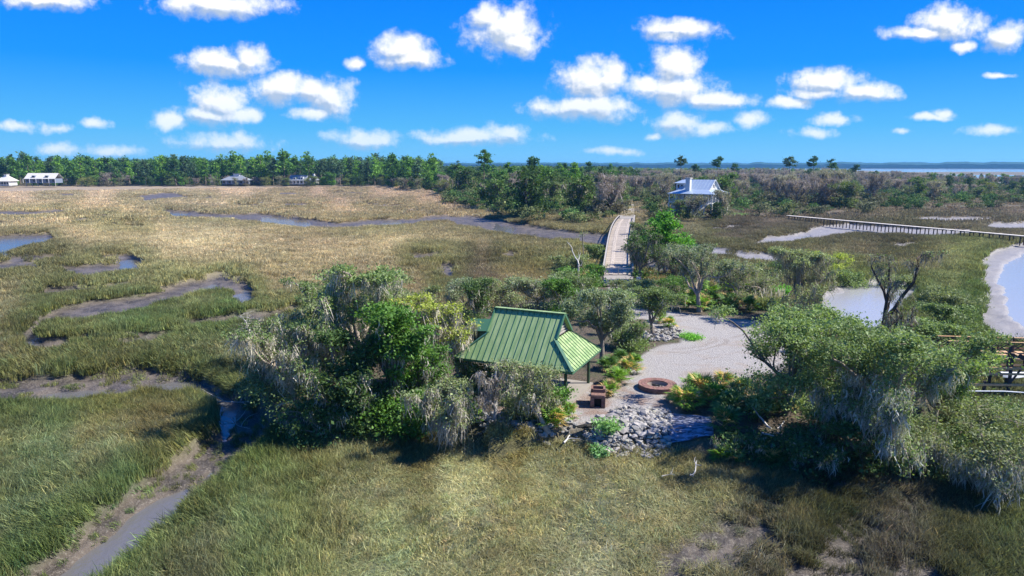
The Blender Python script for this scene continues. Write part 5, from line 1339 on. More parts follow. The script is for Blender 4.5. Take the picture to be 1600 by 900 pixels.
for (px, py, H, sp, sd_, colr, nl, ms, lb) in [
        (1000, 446, 7.0, 6.0, 51, G_DARK, 4200, 1800, 'dark moss hung tree overhanging the right rail of the bridge'), (1052, 438, 6.0, 5.2, 52, G_DARK, 2600, 2600, 'dark mossy tree with bare stems right of the bridge mouth'),
        (1028, 425, 5.8, 5.0, 53, G_DARK, 2200, 1800, 'dark gnarled tree at the foot of the tall pine'), (994, 420, 5.0, 4.2, 54, G_OLIVE, 2400, 900, 'small olive tree touching the middle of the bridge rail'),
        (1002, 396, 6.0, 5.0, 66, G_DARK, 3000, 1600, 'dark moss hung tree against the middle of the right bridge rail'), (1000, 370, 5.4, 5.0, 67, G_OLIVE, 3000, 900, 'olive mossy tree against the far half of the right bridge rail'),
        (1075, 425, 4.6, 4.8, 55, G_SAGE, 3000, 500, 'grey green tree on the marsh bank right of the pine'), (1190, 440, 3.4, 7.0, 56, G_OLIVE, 3600, 300, 'spreading olive bush between the two far bank oaks'),
        (1220, 425, 2.6, 7.0, 57, G_DARK, 3600, 0, 'dark green bush at the edge of the right marsh creek'), (1130, 428, 3.0, 6.4, 58, G_SAGE, 3600, 200, 'pale grey green bush in front of the right marsh'),
        (888, 450, 3.0, 4.6, 59, G_BRT, 4200, 0, 'bright green bush left of the bridge mouth'), (925, 450, 2.8, 3.6, 60, G_BRT, 4200, 0, 'rounded bright bush at the left bridge abutment'),
        (905, 420, 3.2, 5.0, 61, G_OLIVE, 3600, 200, 'olive bush on the creek bank left of the bridge'), (880, 418, 2.8, 4.6, 62, G_OLIVE, 3200, 200, 'tan and olive bush beyond the bleached snag'),
        (930, 400, 3.0, 3.6, 63, G_MID, 3200, 0, 'green bush pressed to the left side of the bridge'), (1330, 430, 2.2, 6.0, 64, G_MID, 3600, 0, 'low green bush on the far bank of the pond'),
        (1400, 430, 2.0, 7.0, 65, G_OLIVE, 3600, 0, 'low olive bush at the right end of the pond')]:
    tree('live_oak' if H > 4 else 'wax_myrtle', lb, 'tree' if H > 4 else 'shrub', px, py, H, sp, sd_, *colr, nleaf=nl, moss=ms, mossL=.7, leaf=.17, sig=.35, lowskirt=.1 if H > 4 else .4, mosscol=(.14, .13, .11), levels=3, zb=.9)
for q, (px, py, H, sp, c_, lb) in enumerate([
        (430, 615, 3.6, 5.0, G_OLIVE, 'grey olive mossy bush at the left tip of the thicket above the creek'), (520, 560, 6.6, 6.0, G_MID, 'leafy oak filling the upper left of the thicket'), (600, 560, 7.4, 6.0, G_OLIVE, 'olive oak at the upper right of the thicket'),
        (575, 655, 3.2, 5.0, G_DARK, 'dark shrub at the thicket foot facing the marsh'), (640, 655, 2.8, 4.0, G_BRT, 'bright shrub at the thicket foot near the mossy oak'), (500, 665, 2.6, 4.6, G_DARK, 'dark shrub at the lower left foot of the thicket'),
        (815, 655, 1.5, 2.6, G_OLIVE, 'feathery shrub before the middle of the pavilion floor'), (735, 610, 2.6, 3.2, G_MID, 'green bush under the left eave of the pavilion'),
        (862, 655, 2.2, 2.4, G_BRT, 'bright bush at the foot of the leaning tree before the pavilion'), (985, 545, 2.4, 3.6, G_MID, 'shrub at the gravel edge behind the round crowned oak'), (970, 470, 2.4, 4.0, G_OLIVE, 'low bush beside the lane behind the planted island'),
        (1055, 465, 2.6, 5.0, G_BRT, 'green bush at the left end of the hedge row'), (1120, 452, 2.4, 6.0, G_MID, 'broad green bush behind the hedge row'), (1185, 462, 2.4, 5.0, G_OLIVE, 'olive bush between the hedge row and the pampas grass'),
        (1235, 520, 1.8, 4.0, G_MID, 'low shrub at the drive side of the pond bank oak'), (1270, 540, 1.8, 4.6, G_OLIVE, 'low olive shrub on the bank behind the drive oak'), (1330, 560, 2.6, 5.6, G_MID, 'green shrub on the bank left of the snag'),
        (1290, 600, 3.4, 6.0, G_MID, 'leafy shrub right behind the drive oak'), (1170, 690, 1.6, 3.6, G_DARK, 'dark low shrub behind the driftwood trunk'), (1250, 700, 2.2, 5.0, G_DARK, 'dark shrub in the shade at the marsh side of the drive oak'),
        (1440, 700, 2.4, 6.0, G_MID, 'green shrub at the foot of the largest oak, right side'), (1350, 640, 4.4, 6.0, G_MID, 'leafy tree between the drive oak and the largest oak')]):
    tree('live_oak' if H > 3.5 else 'wax_myrtle', lb, 'tree' if H > 3.5 else 'shrub', px, py, H, sp, 300 + q, *c_, nleaf=int(1400 * H + 500 * sp), moss=int(160 * H), mossL=.5, leaf=.125, sig=.3, lowskirt=.35, bark=BG, levels=2, kids=(6, 4), nlimb=8)
# snags and driftwood
tree('dead_tree', 'bleached bare snag with two stubby limbs left of the bridge', 'tree', 903, 452, 6.8, 3.4, 71, *G_MID, nleaf=0, dead=True, levels=2, nlimb=3, kids=(3, 2), curl=.6, trunk_h=3.8, trunk_r=.16, bark=(1.2, 1.2, 1.15))
tree('dead_tree', 'thin bare dead pine pole left of the bridge', 'tree', 911, 415, 6.8, 1.6, 72, *G_MID, nleaf=150, dead=True, levels=2, nlimb=4, kids=(2, 2), trunk_h=6, trunk_r=.10, bark=(.5, .45, .4), zb=.3)
tree('dead_tree', 'bare bleached branches reaching from the thicket over the left creek', 'tree', 425, 560, 3.9, 5.0, 73, *G_MID, nleaf=0, dead=True, levels=3, nlimb=6, kids=(4, 3), curl=.7, lean=(-.8, 0), moss=500, mossL=.5)
def drift(px, py, L, seed, label, rz=0., z=.25, n=4, rad=.09, col=(1, 1, 1)):
    r = np.random.default_rng(seed); p = P(px, py, z); t = thing('driftwood', label, 'driftwood', (p[0], p[1], gz(p[0], p[1]) + .1), rz)
    def limb(p0, d, L_, r0, k):
        pts = [np.array(p0, float)]; d = np.array(d, float)
        for q in range(8):
            d = d + r.normal(0, .22, 3) * [1, 1, .5]; d /= np.linalg.norm(d); pts.append(pts[-1] + d * L_ / 8); pts[-1][2] = max(pts[-1][2], -.03)
        a = Acc(); a.tube(pts, np.linspace(r0, r0 * .2, 9), 6, 0, np.array(col) * r.uniform(.9, 1.3)); obj('limb', a.mesh('limb', M['deadwood'], True), t); return pts
    m = limb((-L / 2, 0, .15), (1, 0, .06), L, rad, 0)
    for q in range(n):
        s = m[r.integers(1, 7)]; limb(s, (r.uniform(-.6, 1), r.normal(0, .8), r.uniform(.0, .9)), L * r.uniform(.3, .6), rad * .55, 1)
DR = [(1205, 712, 5.4, 1, 'large bleached driftwood trunk under the right hand oaks', -.1, 5, .17), (1096, 738, 1.5, 2, 'small pale forked driftwood in the short grass', .3, 3, .06),
      (1240, 722, 2.4, 3, 'grey driftwood limb lying below the large driftwood trunk', .2, 2, .08), (450, 655, 1.6, 4, 'pale split stump sticking up at the foot of the thicket', .9, 2, .08),
      (505, 650, 1.4, 5, 'curled white branch in the shade of the thicket', -.5, 2, .07), (470, 690, 1.8, 6, 'thin dead branch lying in the grass below the thicket', .5, 3, .04),
      (385, 612, 4.6, 7, 'fallen bleached tree top reaching over the dark pool', .1, 8, .06), (390, 640, 3.0, 8, 'tangle of pale dead branches in the dark pool', -.3, 7, .05),
      (742, 670, 3.4, 9, 'leaning grey dead limb left of the bare tree before the pavilion', 1.0, 2, .10), (884, 690, 2.8, 10, 'thin bleached trunk standing at the riprap end of the shrubs', 1.4, 3, .07),
      (640, 668, 2.2, 11, 'low arching grey branch at the shore left of the mossy oak', .1, 3, .06), (1045, 742, .8, 12, 'tiny pale stick heap in the short grass', .1, 3, .03)]
for (px, py, L, sd_, lb, rz0, n, rad) in DR: drift(px, py, L, sd_, lb, rz0, .3, n, rad)

# leafy weeds by the riprap, ground patch, pampas
def weed(nm, lb, px, py, H, sp, seed, c, n, leaf=.12, zb=1.2, cat='plant'):
    r = np.random.default_rng(seed); p = P(px, py, zb); t = thing(nm, lb, cat, (p[0], p[1], gz(p[0], p[1])))
    a = Acc(); tips = []
    for k in range(14):
        an = r.uniform(0, 6.3); e = np.array([math.cos(an) * sp * .4 * r.uniform(.2, 1), math.sin(an) * sp * .4 * r.uniform(.2, 1), H * r.uniform(.5, .95)]); a.tube([(0, 0, 0), e * .55 + [0, 0, .1 * H], e], [.02, .015, .008], 4, 0, (.8, .9, .6)); tips += [e * .7, e]
    obj('stem', a.mesh('stem', M['bark']), t)
    a = Acc(); leaves(a, r, np.array(tips), n, sp * .12, leaf, *c); obj('foliage', a.mesh('foliage', M['leaf']), t)
weed('leafy_weed', 'tall pale green leafy weed growing out of the riprap', 950, 672, 1.1, 1.9, 1, ((.10, .20, .06), (.18, .30, .11)), 900)
weed('leafy_weed', 'darker green weed beside the dark boulder at the riprap', 936, 688, .8, 1.4, 2, ((.07, .15, .05), (.13, .24, .09)), 600)
weed('ground_cover_patch', 'bright green low patch on the gravel beside the planted island', 1079, 529, .28, 2.4, 3, ((.08, .22, .02), (.14, .32, .04)), 1500, .10)
weed('agave', 'bright green spiky plant near the pampas grass', 1218, 452, 1.6, 3.0, 4, ((.08, .24, .02), (.14, .34, .05)), 1400, .16)
p = P(1202, 483, 1.2); pg = thing('pampas_grass', 'clump of pampas grass with cream plumes at the far side of the drive', 'pampas grass', (p[0], p[1], 1.15))
a = Acc(); r = np.random.default_rng(3); n = 700
for q in range(n):
    an = r.uniform(0, 6.3); L = r.uniform(1.0, 1.9); rr_ = r.uniform(.1, 2.0); bx_ = r.uniform(-1.6, 1.6); d_ = np.array([math.cos(an), math.sin(an), 0]); s_ = np.array([-d_[1], d_[0], 0]) * .025
    b0 = np.array([bx_, r.uniform(-.5, .5), 0]); m_ = b0 + d_ * rr_ * .35 + [0, 0, L * .8]; e_ = b0 + d_ * rr_ * .9 + [0, 0, L * .75]
    a.add([b0 - s_, b0 + s_, m_ + s_, m_ - s_], [(0, 1, 2, 3)], 0, np.array([.14, .17, .06]) * r.uniform(.6, 1.3)); a.add([m_ - s_, m_ + s_, e_], [(0, 1, 2)], 0, np.array([.16, .19, .07]) * r.uniform(.6, 1.3))
obj('leaf_clump', a.mesh('leaf_clump', M['leaf']), pg)
for q in range(26):
    b0 = np.array([r.uniform(-1.6, 1.6), r.uniform(-.4, .4), .6]); tp = b0 + [r.normal(0, .35), r.normal(0, .2), r.uniform(1.3, 2.0)]
    a = Acc(); dd = tp - b0; a.tube([b0, b0 + dd * .45], .012, 3, 0, (.5, .42, .28)); a.tube([b0 + dd * .45, b0 + dd * .65, b0 + dd * .85, tp], [.02, .085, .06, .01], 5, 0, np.array([.36, .34, .30]) * r.uniform(.8, 1.15))
    obj('plume', a.mesh('plume', M['leaf']), pg)

# ------------------------------------------------------------------ pine and forests
def pine_meshes(seed, H, nleaf, leaf, c1, c2, crown=.45, w=3.0, sig=.55, nb=16, barkc=(1.5, 1.35, 1.2)):
    r = np.random.default_rng(seed); T = Acc(); tips = []
    sway = np.cumsum(r.normal(0, .12, (8, 2)), 0) * H / 20
    pts = np.array([(sway[k][0], sway[k][1], H * .97 * k / 7) for k in range(8)]); T.tube(pts, np.linspace(.016, .004, 8) * H, 6, 0, np.array(barkc) * r.uniform(.8, 1.2))
    for k in range(nb):
        f = 1 - crown * r.uniform(0, 1) ** .8; zz = H * f * .97; c = np.array([np.interp(zz, pts[:, 2], pts[:, 0]), np.interp(zz, pts[:, 2], pts[:, 1]), zz])
        an = r.uniform(0, 6.3); L = w * r.uniform(.35, 1.0) * (1 - .75 * ((f - (1 - crown)) / crown) ** 2 + .05); e = c + [math.cos(an) * L, math.sin(an) * L, L * r.uniform(0, .45)]
        T.tube([c, (c + e) / 2 + [0, 0, .1 * L], e], [.004 * H, .003 * H, .0015 * H], 3, 0, barkc); tips += [e, e, (c + e * 2) / 3]
    tips.append(pts[-1] + [0, 0, .2]); tips.append(pts[-1])
    C = Acc(); leaves(C, r, np.array(tips), nleaf, sig, leaf, c1, c2, flat=.55)
    return T, C
PC = [((.022, .055, .018), (.045, .095, .028)), ((.035, .085, .015), (.07, .14, .025)), ((.055, .12, .015), (.10, .185, .03)), ((.03, .06, .03), (.06, .095, .045))]
p = P(1038, 428, .8); T, C = pine_meshes(5, 9.6, 6500, .24, (.04, .11, .012), (.085, .22, .025), .55, 3.4, .55, 22, (.8, .7, .6))
t = thing('pine_tree', 'bright green young pine standing alone right of the bridge', 'tree', (p[0], p[1], .7)); obj('trunk', T.mesh('trunk', M['bark'], True), t); obj('crown', C.mesh('crown', M['leaf']), t)
p = P(1055, 400, .8); T, C = pine_meshes(6, 4.6, 1800, .22, (.04, .11, .012), (.085, .22, .025), .6, 2.2, .5, 10, (.8, .7, .6))
t = thing('pine_tree', 'smaller bright pine bough cluster just right of the young pine', 'tree', (p[0] + .6, p[1] - 4, .7)); obj('trunk', T.mesh('trunk', M['bark'], True), t); obj('crown', C.mesh('crown', M['leaf']), t)


def proto(T, C, moss=None):
    r_ = bpy.data.objects.new('proto', None)
    return (T.mesh('trunk', M['bark'], True), C.mesh('crown', M['farleaf']), moss)
def place(nm, lb, cat, pr, x, y, z, s, rz, group, sz=1.0):
    t = obj(nm, None, None, (x, y, z), (0, 0, rz), (s, s, s * sz), label=lb, cat=cat, group=group)
    obj('trunk', pr[0], t); obj('crown', pr[1], t)
    if pr[2] is not None: obj('spanish_moss', pr[2], t)
def oak_proto(seed, H, spread, nleaf, leaf, c, moss=0, bark=(1, 1, 1), skirt=.36, sig=.75, mosscol=(.2, .18, .15), lev=2, kids=(5, 4), upb=.6):
    r = np.random.default_rng(seed); br, tips = skeleton(r, H, spread, H * .28, .03 * H, (0, 0), 7, lev, .4, 0, upb, kids)
    T = Acc()
    for pt, rad, l in br: T.tube(pt[::2] if l else pt, rad[::2] if l else rad, 5 if l == 0 else 3, 0, np.array(bark) * r.uniform(.8, 1.2))
    C = Acc(); leaves(C, r, tips, int(nleaf * (1 - skirt)), sig, leaf, *c)
    rr_ = spread * .4 * np.sqrt(r.uniform(0, 1, 30)); an = r.uniform(0, 6.3, 30)
    leaves(C, r, np.stack([rr_ * np.cos(an), rr_ * np.sin(an), r.uniform(.08, .4, 30) * H], 1), int(nleaf * skirt) + 4, sig * 1.2, leaf, *c)
    mm = None
    if moss:
        a = Acc(); mp = np.concatenate([pt[1:] for pt, rad, l in br if l]); moss_strands(a, r, mp, moss, 1.3, .22, mosscol, cl=.4); mm = a.mesh('spanish_moss', M['moss'])
    return (T.mesh('trunk', M['bark'], True), C.mesh('crown', M['farleaf']), mm)
def twig_proto(seed, H, spread, n, c, bark=(1.4, 1.3, 1.25), moss=700):
    r = np.random.default_rng(seed); br, tips = skeleton(r, H, spread, H * .3, .028 * H, (0, 0), 8, 3, .45, 0, .8, (5, 4, 3))
    T = Acc()
    for pt, rad, l in br: T.tube(pt[::2] if l else pt, np.maximum(rad[::2] if l else rad, .03), 5 if l == 0 else 3, 0, np.array(bark) * r.uniform(.8, 1.2))
    C = Acc(); leaves(C, r, tips, int(n * 1.5), .6, .12, *c, flat=.9, aspect=6); leaves(C, r, np.stack([H * .35 * r.normal(0, .6, 30), H * .35 * r.normal(0, .6, 30), r.uniform(.05, .35, 30) * H], 1), n, .6, .28, (.05, .05, .035), (.11, .10, .075), aspect=2.5)
    a = Acc(); mp = np.concatenate([pt[1:] for pt, rad, l in br if l]); moss_strands(a, r, mp, moss, 1.2, .18, (.24, .21, .19), cl=.4)
    return (T.mesh('trunk', M['bark'], True), C.mesh('crown', M['farleaf']), a.mesh('spanish_moss', M['moss']))
OAKS = [oak_proto(101, 10, 9, 3400, .40, ((.035, .065, .02), (.07, .115, .03)), 300), oak_proto(102, 9, 10, 3400, .40, ((.055, .08, .03), (.10, .13, .05)), 500, (1.6, 1.5, 1.4)),
        oak_proto(103, 11, 9, 3400, .40, ((.03, .075, .015), (.065, .14, .025)), 0), oak_proto(104, 8, 9, 2400, .32, ((.075, .095, .03), (.14, .155, .05)), 400, (1.6, 1.5, 1.4)),
        oak_proto(105, 10, 10, 3400, .40, ((.022, .045, .016), (.045, .08, .024)), 200), oak_proto(106, 9, 8, 2000, .32, ((.08, .09, .055), (.14, .145, .09)), 900, (1.8, 1.7, 1.6))]
TWIGS = [twig_proto(111, 10, 10, 1800, ((.12, .10, .098), (.21, .178, .175))), twig_proto(112, 11, 9, 2000, ((.105, .092, .085), (.185, .162, .152))),
         twig_proto(113, 9, 10, 1900, ((.135, .115, .112), (.23, .195, .19))), twig_proto(114, 10, 9, 1700, ((.11, .11, .08), (.2, .2, .14)))]
PINES = []
for k in range(6):
    T, C = pine_meshes(121 + k, 20, 1300, .62, *PC[k % 4], .42, 3.6, .8, 18); PINES.append(proto(T, C))
FPINES = []
for k in range(8):
    T, C = pine_meshes(141 + k, 22, 720, .95, *PC[(k + 1) % 4], .85 if k % 2 else .62, 3.8, 1.3, 16)
    me_ = None; a = Acc(); 
    for src, mi in ((T, 0), (C, 1)):
        off = a.n; a.V += src.V; a.C += src.C; a.Q += [f + off for f in src.Q]; a.T += [f + off for f in src.T]; a.mq += [np.full(len(f), mi) for f in src.Q]; a.mt += [np.full(len(f), mi) for f in src.T]; a.n += src.n
    FPINES.append(a.mesh('far_pine', [M['bark'], M['farleaf']]))


def fill(poly, spacing, n, seed, yscale=1.0, z=0.0):
    """random well spread spots on the ground inside an outline of the photo"""
    r = np.random.default_rng(seed); xs = [q[0] for q in poly]; ys = [q[1] for q in poly]
    c = np.array([P(q[0], q[1], z)[:2] for q in poly]); lo, hi = c.min(0), c.max(0)
    pts = r.uniform(lo, hi, (n * 60, 2)); u, v = proj(pts[:, 0], pts[:, 1], z); pts = pts[sd_poly(u, v, poly) < 0]
    out = []; cell = {}
    for q in pts:
        k = (int(q[0] // spacing), int(q[1] // spacing))
        if any((q[0] - o[0]) ** 2 + (q[1] - o[1]) ** 2 < spacing ** 2 for i_ in (-1, 0, 1) for j_ in (-1, 0, 1) for o in cell.get((k[0] + i_, k[1] + j_), ())): continue
        cell.setdefault(k, []).append(q); out.append(q)
        if len(out) >= n: break
    return np.array(out), r
def clear(x, y):
    u0 = float(proj(np.array([x]), np.array([y]), 1.2)[0][0])
    if 1046 < u0 < 1146 and y < hp[1] + 8: return False
    u, v = proj(np.array([x]), np.array([y]), 1.2); u, v = float(u[0]), float(v[0])
    if sd_poly(np.array([u]), np.array([v]), [(962, 350), (966, 335), (976, 322), (982, 308), (992, 308), (996, 322), (997, 350)])[0] < -.6: return False
    if math.hypot(x - hp[0], y - hp[1] - 4) < 13: return False
    return True
OKN = ['mid green', 'olive', 'fresh green', 'pale olive', 'dark green', 'grey green']
TWN = ['purplish grey', 'brown grey', 'pale grey', 'greenish grey']
PNN = ['dark green', 'mid green', 'bright green', 'grey green']
def pxof(x, y): return float(proj(np.array([x]), np.array([y]), 1.0)[0][0])
def zone(x, zs):
    for lim, nm in zs:
        if x < lim: return nm
    return zs[-1][1]
ZL = [(20, 'beside the pale house at the left edge'), (95, 'by the wide white house'), (220, 'right of the wide white house'), (340, 'left of the low hipped house'), (400, 'behind the low hipped house with the cupola'),
      (450, 'between the hipped and grey gabled houses'), (500, 'by the grey gabled house'), (570, 'right of the white outbuilding'), (640, 'near the bend of the wood edge'), (9999, 'where left and centre woods meet')]
ZC = [(740, 'at the left point of the centre wood'), (800, 'below the tallest pine'), (860, 'below the lone dark pine'), (920, 'above the creek bend'), (9999, 'close to the lane')]
ZR = [(1045, 'just right of the lane'), (1140, 'behind the raised house'), (1235, 'between the raised house and the boardwalk'), (1330, 'behind the landward end of the boardwalk'), (1420, 'below the last umbrella pine'), (1510, 'where the wood dips toward open water'), (9999, 'at the right end of the wood')]
def dep(y, lim): return 'front row' if y < lim[0] else ('second row' if y < lim[1] else 'rear')
# centre wood
pts, r = fill([(676, 299), (700, 316), (760, 329), (830, 343), (900, 347), (940, 343), (962, 340), (972, 325), (980, 306), (984, 296), (986, 284), (700, 280)], 7.0, 200, 1)
pts = pts[np.argsort(pts[:, 1])]
for q, (x, y) in enumerate(pts):
    if not clear(x, y): continue
    u = r.uniform(); zn = zone(pxof(x, y), ZC) + ', ' + dep(y, (245, 300)); k_ = r.integers(0, 6); kt = r.integers(0, 4)
    if u < .78: place('live_oak', 'rounded ' + OKN[k_] + ' oak ' + zn, 'tree', OAKS[k_], x, y, .9, r.uniform(.8, 1.25) * (1.3 if y < 260 else 1.15), r.uniform(0, 6.3), 'oaks of the wood left of the lane')
    elif u < .88: place('bare_oak', TWN[kt] + ' leafless mossy oak ' + zn, 'tree', TWIGS[kt], x, y, .9, r.uniform(.8, 1.15) * (1.3 if y < 260 else 1.1), r.uniform(0, 6.3), 'bare oaks of the wood left of the lane')
    elif y > 240: place('pine_tree', 'slender ' + PNN[k_ % 4] + ' pine among oaks ' + zn, 'tree', PINES[k_], x, y, .9, r.uniform(.65, .95), r.uniform(0, 6.3), 'pines of the wood left of the lane')
    else: place('live_oak', 'small rounded ' + OKN[k_] + ' oak ' + zn, 'tree', OAKS[k_], x, y, .9, r.uniform(.6, .9), r.uniform(0, 6.3), 'oaks of the wood left of the lane')
# wood right of the lane
pts, r = fill([(992, 342), (1040, 338), (1062, 330), (1140, 330), (1232, 336), (1330, 332), (1400, 328), (1500, 325), (1680, 323), (1680, 296), (1500, 288), (1330, 282), (1200, 278), (990, 278)], 7.2, 290, 2)
for q, (x, y) in enumerate(pts):
    if not clear(x, y): continue
    px, py = proj(np.array([x]), np.array([y]), 1.2); px = float(px[0]); u = r.uniform()
    hm = .95 if px < 1330 else (.78 if px < 1500 else .72)
    gp_ = .86 if 1130 < px < 1450 else .55
    if px < 1050: gp_ = .45
    kt = r.integers(0, 4); ko = (0, 1, 4, 5, 3, 4)[r.integers(0, 6)]; zn = zone(px, ZR) + ', ' + dep(y, (265, 330))
    if u < gp_: place('bare_oak', TWN[kt] + ' leafless oak ' + zn, 'tree', TWIGS[kt], x, y, .9, r.uniform(.9, 1.25) * hm * (1.25 if y < 310 else 1.05), r.uniform(0, 6.3), 'bare oaks right of the lane')
    else: place('live_oak', OKN[ko] + ' mossy oak ' + zn, 'tree', OAKS[ko], x, y, .9, r.uniform(.8, 1.2) * hm * (1.3 if y < 310 else 1.1), r.uniform(0, 6.3), 'green oaks right of the lane')
# brush under the trees of both woods, one mass
sb = []
for k, (c_, sk) in enumerate(((((.03, .06, .018), (.06, .11, .03)), 1), (((.06, .075, .03), (.11, .13, .05)), 1), (((.05, .06, .03), (.10, .10, .06)), 1))):
    r0_ = np.random.default_rng(700 + k); a = Acc(); c0 = np.stack([r0_.normal(0, 1.3, 14), r0_.normal(0, 1.3, 14), r0_.uniform(.4, 2.6, 14)], 1); leaves(a, r0_, c0, 420, .7, .42, *c_); sb.append(bpy.data.objects.new('%d_brush' % k, a.mesh('brush', M['farinst'])))
q1_, r_ = fill([(676, 299), (700, 320), (760, 334), (830, 348), (900, 353), (966, 346), (974, 325), (980, 306), (986, 284), (700, 282)], 3.2, 1600, 11)
q2_, r_ = fill([(992, 349), (1040, 346), (1062, 338), (1180, 339), (1232, 342), (1330, 337), (1400, 333), (1500, 330), (1680, 329), (1680, 296), (1500, 288), (1330, 282), (1200, 278), (990, 278)], 3.4, 2400, 12)
qq = np.concatenate([q1_, q2_]); qq = qq[[clear(*v) for v in qq]]; m = len(qq); sv = rng.uniform(.6, 1.3, m)
gn_scatter('underbrush', np.concatenate([qq, np.full((m, 1), .9)], 1), np.stack([np.zeros(m), np.zeros(m), rng.uniform(0, 6.3, m)], 1), np.stack([sv, sv, sv * rng.uniform(.7, 1.3, m)], 1), rng.integers(0, 3, m), np.ones((m, 3)) * rng.uniform(.7, 1.3, (m, 1)), sb, label='dense underbrush beneath the oaks on both sides of the lane', cat='underbrush')
# oaks before the house
for (px, py, k, s_, lb) in ((1063, 339, 1, 0.62, 'mossy oak in front of the left corner of the raised house'), (1074, 341, 0, 0.42, 'small oak before the garage wall of the raised house'), (1086, 342, 5, 0.806, 'grey mossy oak before the chimney side of the raised house'),
        (1118, 341, 4, 0.5, 'dark oak at the foot of the raised house stairs'), (1131, 337, 5, 0.936, 'leaning mossy oak at the right corner of the raised house')):
    p = P(px, py, 1.2); place('live_oak', lb, 'tree', OAKS[k], p[0], p[1], 1.0, s_, px, None)
# single pines above the woods
for (px, py, top, k, lb) in [(757, 302, 232, 1, 'tallest round topped pine above the centre wood'), (831, 300, 243, 0, 'lone dark pine against the sky right of the tallest pine'), (797, 305, 252, 1, 'flat topped pine between the tallest pine and the lone dark one'),
        (876, 300, 257, 2, 'light green low pine at the right end of the centre wood'), (715, 300, 250, 3, 'grey green pine at the left end of the centre wood'), (1062, 292, 243, 3, 'ragged two tiered pine beyond the white house'),
        (1085, 292, 256, 0, 'small pine left of the pair behind the white house'), (1121, 292, 244, 0, 'broad dark pine directly above the white house'), (1147, 292, 255, 0, 'low round pine right above the white house gable'),
        (1232, 292, 244, 3, 'open umbrella shaped pine, first of the right hand row'), (1268, 292, 243, 0, 'narrow umbrella pine, second of the right hand row'), (1297, 292, 248, 0, 'tilted pine with flat top, third of the right hand row'),
        (1335, 292, 256, 0, 'small dense umbrella pine, last of the right hand row'), (1366, 292, 266, 0, 'low pine crown showing above the bare oaks')]:
    p = P(px, py, 1); y = p[1]; htop = CAM_H + (258 - top) / FOC * y; s = (htop - 1) / 20.6
    T, C = pine_meshes(int(200 + px), 20, 1500, .55, *PC[k], .30, 4.2, .62, 16, (1.0, .85, .75)); place('pine_tree', lb, 'tree', proto(T, C), p[0], p[1], 1.0, s, 0, None)
# left wood: the front rows tree by tree
pts, r = fill([(-60, 291), (600, 291.5), (640, 298), (676, 300), (690, 286), (690, 281), (-60, 281)], 8.5, 900, 3)
pts = pts[np.argsort(pts[:, 1] + .0 * pts[:, 0])]
HS = [P(x, 290, 1) for x in (6, 64, 368, 466, 489)]
cnt = 0
for (x, y) in pts:
    if any(abs(x - q[0]) < (15 if i_ in (1, 2) else 9) and y < q[1] + 14 for i_, q in enumerate(HS)): continue
    if cnt >= 295: break
    cnt += 1
    kp = r.integers(0, 8)
    obj('pine_tree', FPINES[kp], None, (x, y, .9), (0, 0, r.uniform(0, 6.3)), (r.uniform(.72, 1.12) * (1.2 if r.uniform() < .1 else 1),) * 3, label=PNN[(kp + 1) % 4] + ' pine ' + zone(pxof(x, y), ZL) + ', ' + dep(y, (575, 610)), cat='tree', group='pines along the left marsh edge')
pts, r = fill([(-60, 291.6), (600, 292), (640, 299), (672, 301), (676, 296), (600, 289), (-60, 288.5)], 5.5, 230, 4)
for (x, y) in pts:
    if any(abs(x - q[0]) < 14 and y < q[1] + 6 for q in HS[1:3]) and r.uniform() < .45: continue
    pr = (OAKS + OAKS + TWIGS[:2])[r.integers(0, 14)]
    s = r.uniform(.5, .95)
    place('edge_tree' if pr in OAKS else 'bare_edge_tree', ('bushy ' + OKN[OAKS.index(pr)] + ' tree ' if pr in OAKS else 'bare ' + TWN[TWIGS.index(pr)] + ' tree ') + zone(pxof(x, y), ZL) + ', marsh edge', 'tree', (pr[0], pr[1], None), x, y, .9, s, r.uniform(0, 6.3), 'bushy trees along the left marsh edge' if pr in OAKS else 'bare trees along the left marsh edge')
# the woods behind, one mass
PXS = []
for poly, sp, n, sd_ in (([(-80, 282.5), (690, 282.5), (700, 275), (850, 273), (850, 270), (-80, 268.5)], 7.5, 2600, 5), ([(700, 282), (985, 284), (985, 277), (850, 276), (700, 278)], 7.5, 500, 6), ([(992, 280), (1200, 279), (1330, 283), (1500, 289), (1700, 297), (1700, 292), (1500, 285), (1330, 279), (1200, 275), (992, 274)], 7.5, 700, 7)):
    q, r = fill(poly, sp, n, sd_); PXS.append((q, sd_))
pp, sc, vv, tt_ = [], [], [], []
for q, sd_ in PXS:
    m = len(q); pp.append(np.concatenate([q, np.full((m, 1), .9)], 1))
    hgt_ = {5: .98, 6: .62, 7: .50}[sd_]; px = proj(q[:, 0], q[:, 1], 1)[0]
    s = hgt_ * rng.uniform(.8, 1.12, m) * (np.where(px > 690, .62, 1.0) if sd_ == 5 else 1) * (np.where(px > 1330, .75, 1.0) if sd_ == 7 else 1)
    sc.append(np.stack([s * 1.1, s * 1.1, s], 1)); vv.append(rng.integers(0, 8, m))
    tt_.append(np.ones((m, 3)) * (np.array([1, 1, 1]) if sd_ == 5 else np.array([1.5, 1.15, 1.3])) * rng.uniform(.8, 1.2, (m, 1)))
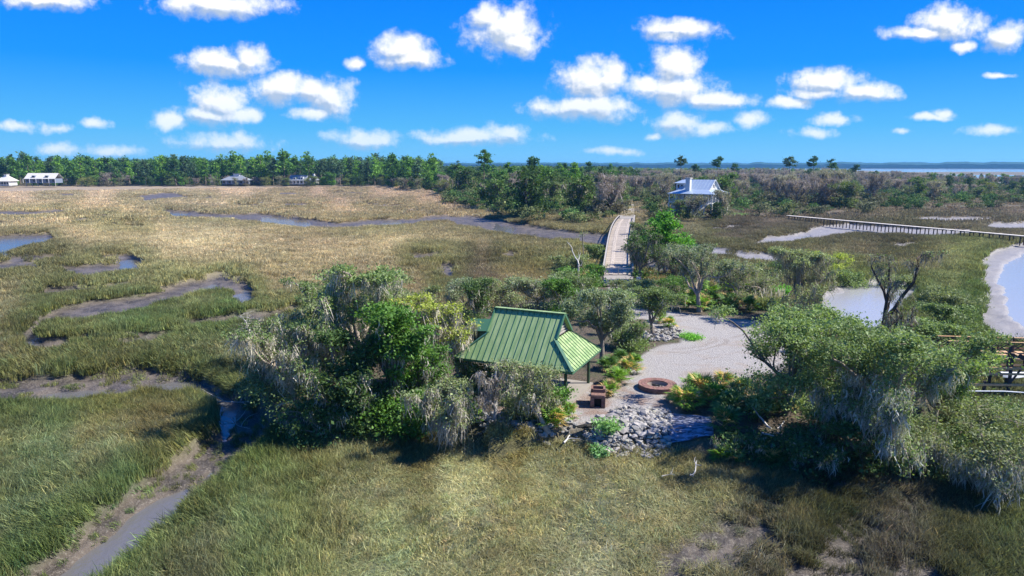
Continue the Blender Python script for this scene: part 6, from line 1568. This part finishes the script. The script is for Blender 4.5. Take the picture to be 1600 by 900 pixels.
pp, sc, vv, tt_ = map(np.concatenate, (pp, sc, vv, tt_)); rot = np.zeros((len(pp), 3)); rot[:, 2] = rng.uniform(0, 6.3, len(pp))
srcs = []
for k, m_ in enumerate(FPINES): c_ = m_.copy(); c_.materials[1] = M['farinst']; srcs.append(bpy.data.objects.new('%d_wood' % k, c_))
gn_scatter('far_wood', pp, rot, sc, vv, tt_, srcs, label='mass of far green wood behind the marsh edge trees', cat='wood')

# distant islands on the horizon
def ridge(name, D, a0, a1, h0, h1, seed, col):
    a = Acc(); n = 500; an = np.radians(np.linspace(a0, a1, n)); hh = h0 + (h1 - h0) * fbm(np.linspace(0, 60, n), np.zeros(n), seed, 5)
    hh *= np.clip(np.minimum(np.arange(n), n - 1 - np.arange(n)) / 12, 0, 1); rows = []
    for k, (dd, f) in enumerate(((0, 0), (0, .7), (60, 1), (400, 1), (700, 0))): rows.append(np.stack([(D + dd) * np.sin(an), (D + dd) * np.cos(an), -2 + (hh + 2) * f], 1))
    V = np.stack(rows).reshape(-1, 3); a.add(V, [(r_ * n + c, r_ * n + c + 1, (r_ + 1) * n + c + 1, (r_ + 1) * n + c) for r_ in range(4) for c in range(n - 1)], 0, col)
    return obj(name, a.mesh(name, M['farleaf']), kind='structure')
ridge('distant_shore', 4300, -6, 45, 24, 40, 3, (.018, .05, .05)); ridge('distant_shore_right', 6200, -10, 48, 24, 46, 9, (.018, .05, .055))  # blue of the haze is mixed into the shores' dark green
# tidal bars far out are part of the ground sheet
#HAZE
a = Acc(); a.box((0, 4200, 22), (15000, 10500, 52)); hzb = a.mesh('haze', [])
hm_ = bpy.data.materials.new('haze'); hm_.use_nodes = True; nt_ = hm_.node_tree; nt_.nodes.clear()
pv = nt_.nodes.new('ShaderNodeVolumePrincipled'); pv.inputs['Color'].default_value = (.22, .58, 1, 1); pv.inputs['Density'].default_value = 0.00009; pv.inputs['Anisotropy'].default_value = 0.2
mo = nt_.nodes.new('ShaderNodeOutputMaterial'); nt_.links.new(pv.outputs[0], mo.inputs['Volume']); hzb.materials.append(hm_)
obj('haze', hzb, kind='stuff')
